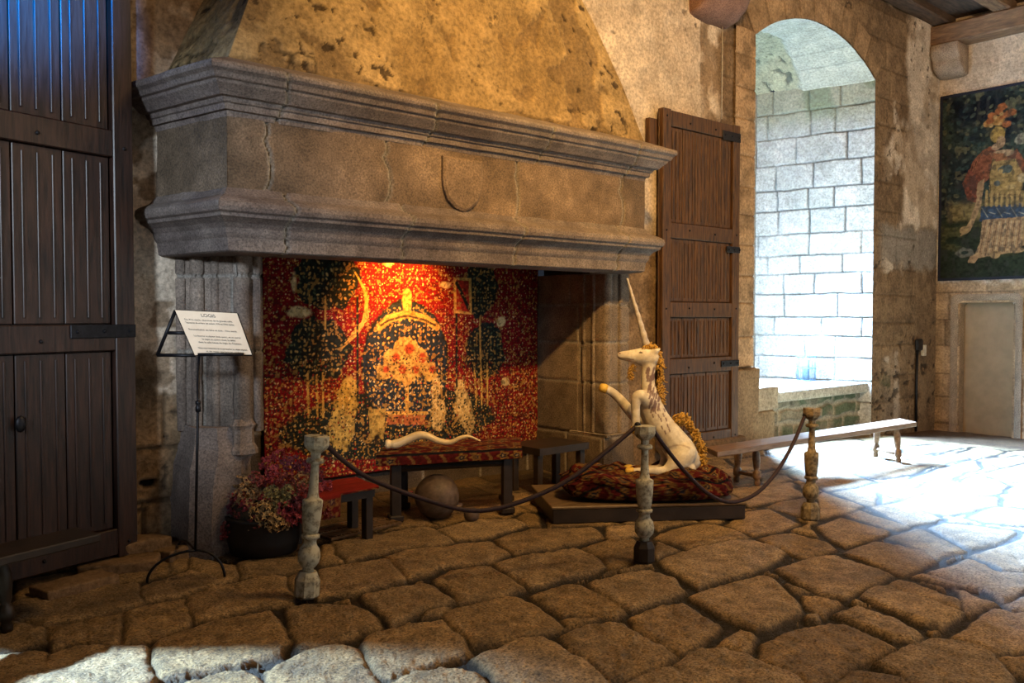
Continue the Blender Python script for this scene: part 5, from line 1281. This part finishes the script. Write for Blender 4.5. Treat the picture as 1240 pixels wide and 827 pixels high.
    C = mixc(C, (.20, .12, .07), (1-sstep(.5, 1.0, np.abs(py_-(433.5+(px_-752)*.12))))*(px_ < 768)*.8); C = mixc(C, (.2, .12, .1), 1-sstep(.6, 1.2, np.hypot((px_-750.5)/1.6, (py_-428)/1.1)))
    C = mixc(C, (.28, .20, .15), (1-sstep(.6, 1.6, np.abs(np.hypot((px_-822)/1.15, py_-558)-19)))*(px_ > 806)*(py_ > 538)*(px_ < 836)*(cc < 0)*.55)
    setcol(me2, C); me2.name = 'body'; me2.materials.clear(); body = link('body', me2, M['paint'], t, True)
    # spiral horn
    bm = bmesh.new(); a = P(783, 418); b = P(759.5, 337); nn = 90; Lh = (b-a).length; ax = (b-a).normalized(); u = ax.orthogonal().normalized(); v = ax.cross(u); rings = []
    for i in range(nn+1):
        k = i/nn; r = (4.2*(1-k)+1.1*k)*S; ring = []
        for j in range(14):
            ph = 2*PI*j/14; rr_ = r*(1+.10*math.sin(2*ph-k*46)); ring.append(bm.verts.new(a+ax*Lh*k+(u*math.cos(ph)+v*math.sin(ph))*rr_))
        rings.append(ring)
    for i in range(nn):
        for j in range(14): bm.faces.new((rings[i][j], rings[i][(j+1) % 14], rings[i+1][(j+1) % 14], rings[i+1][j]))
    bm.faces.new(rings[0][::-1]); bm.faces.new(rings[-1]); bm_link('horn', bm, M['horn'], t, True)['label'] = 'long grey-white spiral horn'
    # hair: curling locks
    rr = random.Random(9)
    def locks(name, path, wid, count, ln, r0, label, dz=.035):
        bm = bmesh.new(); sp = spline([(p[0], p[1], 0) for p in path], 12)
        for k in range(count):
            q = sp[int(rr.random()*(len(sp)-1))]; q2 = sp[min(len(sp)-1, sp.index(q)+2)] if False else q
            x = q[0]+rr.uniform(-wid, wid); y = q[1]+rr.uniform(-wid, wid); c = rr.uniform(-dz, dz); l = ln*rr.uniform(.6, 1.2); w0 = rr.uniform(0, 6.28); a_ = rr.uniform(.6, 2.4)
            pts = []
            for j in range(7):
                f = j/6; pts.append(P(x+math.cos(a_)*l*f+1.4*math.sin(w0+f*5), y+math.sin(a_)*l*f+1.1*math.cos(w0+f*5), c+.01*math.sin(w0+f*7)))
            b_tube(bm, pts, [r0*S*(1-.75*(j/6)**2) for j in range(7)], 6)
        # core
        core = [P(p[0], p[1], 0) for p in sp]; b_tube(bm, core, [wid*.62*S]*len(core), 8)
        bm_link(name, bm, M['gold'], t, True)['label'] = label
    locks('mane', [(783, 420), (790, 419), (797, 427), (800, 440), (801, 455), (800, 470), (802, 487)], 3.0, 190, 7, 1.15, 'curly golden mane down the neck')
    locks('beard', [(768, 441), (765, 446), (763, 452), (766, 458)], 2.2, 50, 5, .8, 'small golden tuft under the chin', .015)
    locks('tail', [(846, 570), (851, 557), (849, 542), (843, 527), (836, 513), (828, 504), (822, 505), (821, 512)], 4.2, 260, 6, 1.3, 'thick golden tail curving up behind the back')
    for (x, y, c, x2, y2) in [(735, 471.5, .03, 726.5, 468.5), (769.5, 516, -.09, 769.8, 523), (767, 571.5, -.13, 758, 571.5), (765, 568, .1, 757, 568)]:
        bm = bmesh.new(); b_lathe(bm, [(5.4*S, 0), (5.8*S, 3*S), (5.6*S, 6*S), (4.6*S, 8.5*S), (2.5*S, 9.8*S)], along(P(x, y, c), P(x2, y2, c)), 16); bm_link('hoof', bm, M['hoof'], t, True)
    return t
unicorn()
# ------------------------------------------------------------------ camera, lights, world
cam = bpy.data.cameras.new('camera'); co_ = bpy.data.objects.new('camera', cam); COL.objects.link(co_)
cam.sensor_width = 36.0; cam.lens = F/1240*36.0; cam.clip_start = .05
co_.location = CAM; co_.rotation_euler = Vector(tuple(FW)).to_track_quat('-Z', 'Y').to_euler(); SC.camera = co_
def area(name, loc, to, sx, sy, power, col, spread=180):
    l = bpy.data.lights.new(name, 'AREA'); l.shape = 'RECTANGLE'; l.size = sx; l.size_y = sy; l.energy = power; l.color = col; l.spread = math.radians(spread)
    o = bpy.data.objects.new(name, l); COL.objects.link(o); o.location = loc
    o.rotation_euler = (Vector(to)-Vector(loc)).to_track_quat('-Z', 'Z').to_euler() if False else (Vector(to)-Vector(loc)).to_track_quat('-Z', 'Y').to_euler(); return o
def spot(name, loc, to, power, col, deg, blend=.5, size=.05):
    l = bpy.data.lights.new(name, 'SPOT'); l.energy = power; l.color = col; l.spot_size = math.radians(deg); l.spot_blend = blend; l.shadow_soft_size = size
    o = bpy.data.objects.new(name, l); COL.objects.link(o); o.location = loc; o.rotation_euler = (Vector(to)-Vector(loc)).to_track_quat('-Z', 'Y').to_euler(); return o
def point(name, loc, power, col, size=.1):
    l = bpy.data.lights.new(name, 'POINT'); l.energy = power; l.color = col; l.shadow_soft_size = size
    o = bpy.data.objects.new(name, l); COL.objects.link(o); o.location = loc; return o
# daylight through the slit of the right-hand niche (tall, narrow)
area('daylight_slit', (10.0, 7.50, 3.0), (9.4, 5.0, 1.2), .14, 2.6, 560, (.60, .82, 1.0))
area('daylight_beam', (9.97, 7.46, 3.45), (8.8, 4.1, .0), .10, 2.3, 9800, (.36, .62, 1.0), 125)
# daylight from the second niche behind the big door
spot('daylight_second_niche', (-1.75, 6.6, 2.6), (.90, 3.75, .0), 13000, (.46, .72, 1.0), 23, .8, .10)
# added cool fill on the left pier and mantel return, no window behind it
spot('cool_fill_left', (-3.8, -.4, 3.4), (1.95, 5.6, 2.0), 4000, (.74, .87, 1.0), 24, 1.0, .4)
spot('blue_flare_spot', (.2, 2.4, 4.7), (.85, 5.40, 3.62), 20000, (.0, .24, 1.0), 26, 1.0, .12)  # added blue spot imitating lens flare on the door leaf
# the hall's warm lamp, then added warm fill lights
spot('warm_hall_lamp', (3.0, 1.1, 4.8), (6.6, 5.8, 3.7), 2500, (1.0, .56, .17), 104, .9, .10)
area('warm_fill_overhead', (4.6, 2.3, 5.9), (4.6, 2.4, 0), 1.2, 1.2, 205, (1.0, .60, .22), 150)  # added overhead fill to light the floor
point('warm_fill_rear', (3.5, -1.2, 4.6), 130, (1.0, .58, .24), .2)  # added fill from behind the viewer
point('warm_fill_end', (10.3, 1.2, 4.7), 330, (1.0, .66, .40), .2)  # added fill to brighten the end wall and corner
# hearth spotlight hidden behind the lintel
spot('hearth_spot', (4.15, 5.85, 2.15), (4.20, 6.42, 1.70), 360, (1.0, .36, .05), 100, 1.0, .03)
spot('hearth_spot_low', (4.05, 5.60, 2.20), (4.15, 6.2, .6), 60, (1.0, .58, .16), 80, 1.0, .04)
w = bpy.data.worlds.new('world'); SC.world = w; w.use_nodes = True
w.node_tree.nodes['Background'].inputs[0].default_value = (.45, .55, .75, 1); w.node_tree.nodes['Background'].inputs[1].default_value = .05
SC.view_settings.view_transform = 'Standard'; SC.view_settings.look = 'None'; SC.view_settings.gamma = 1; SC.view_settings.exposure = -0.5; SC.view_settings.use_curve_mapping = False
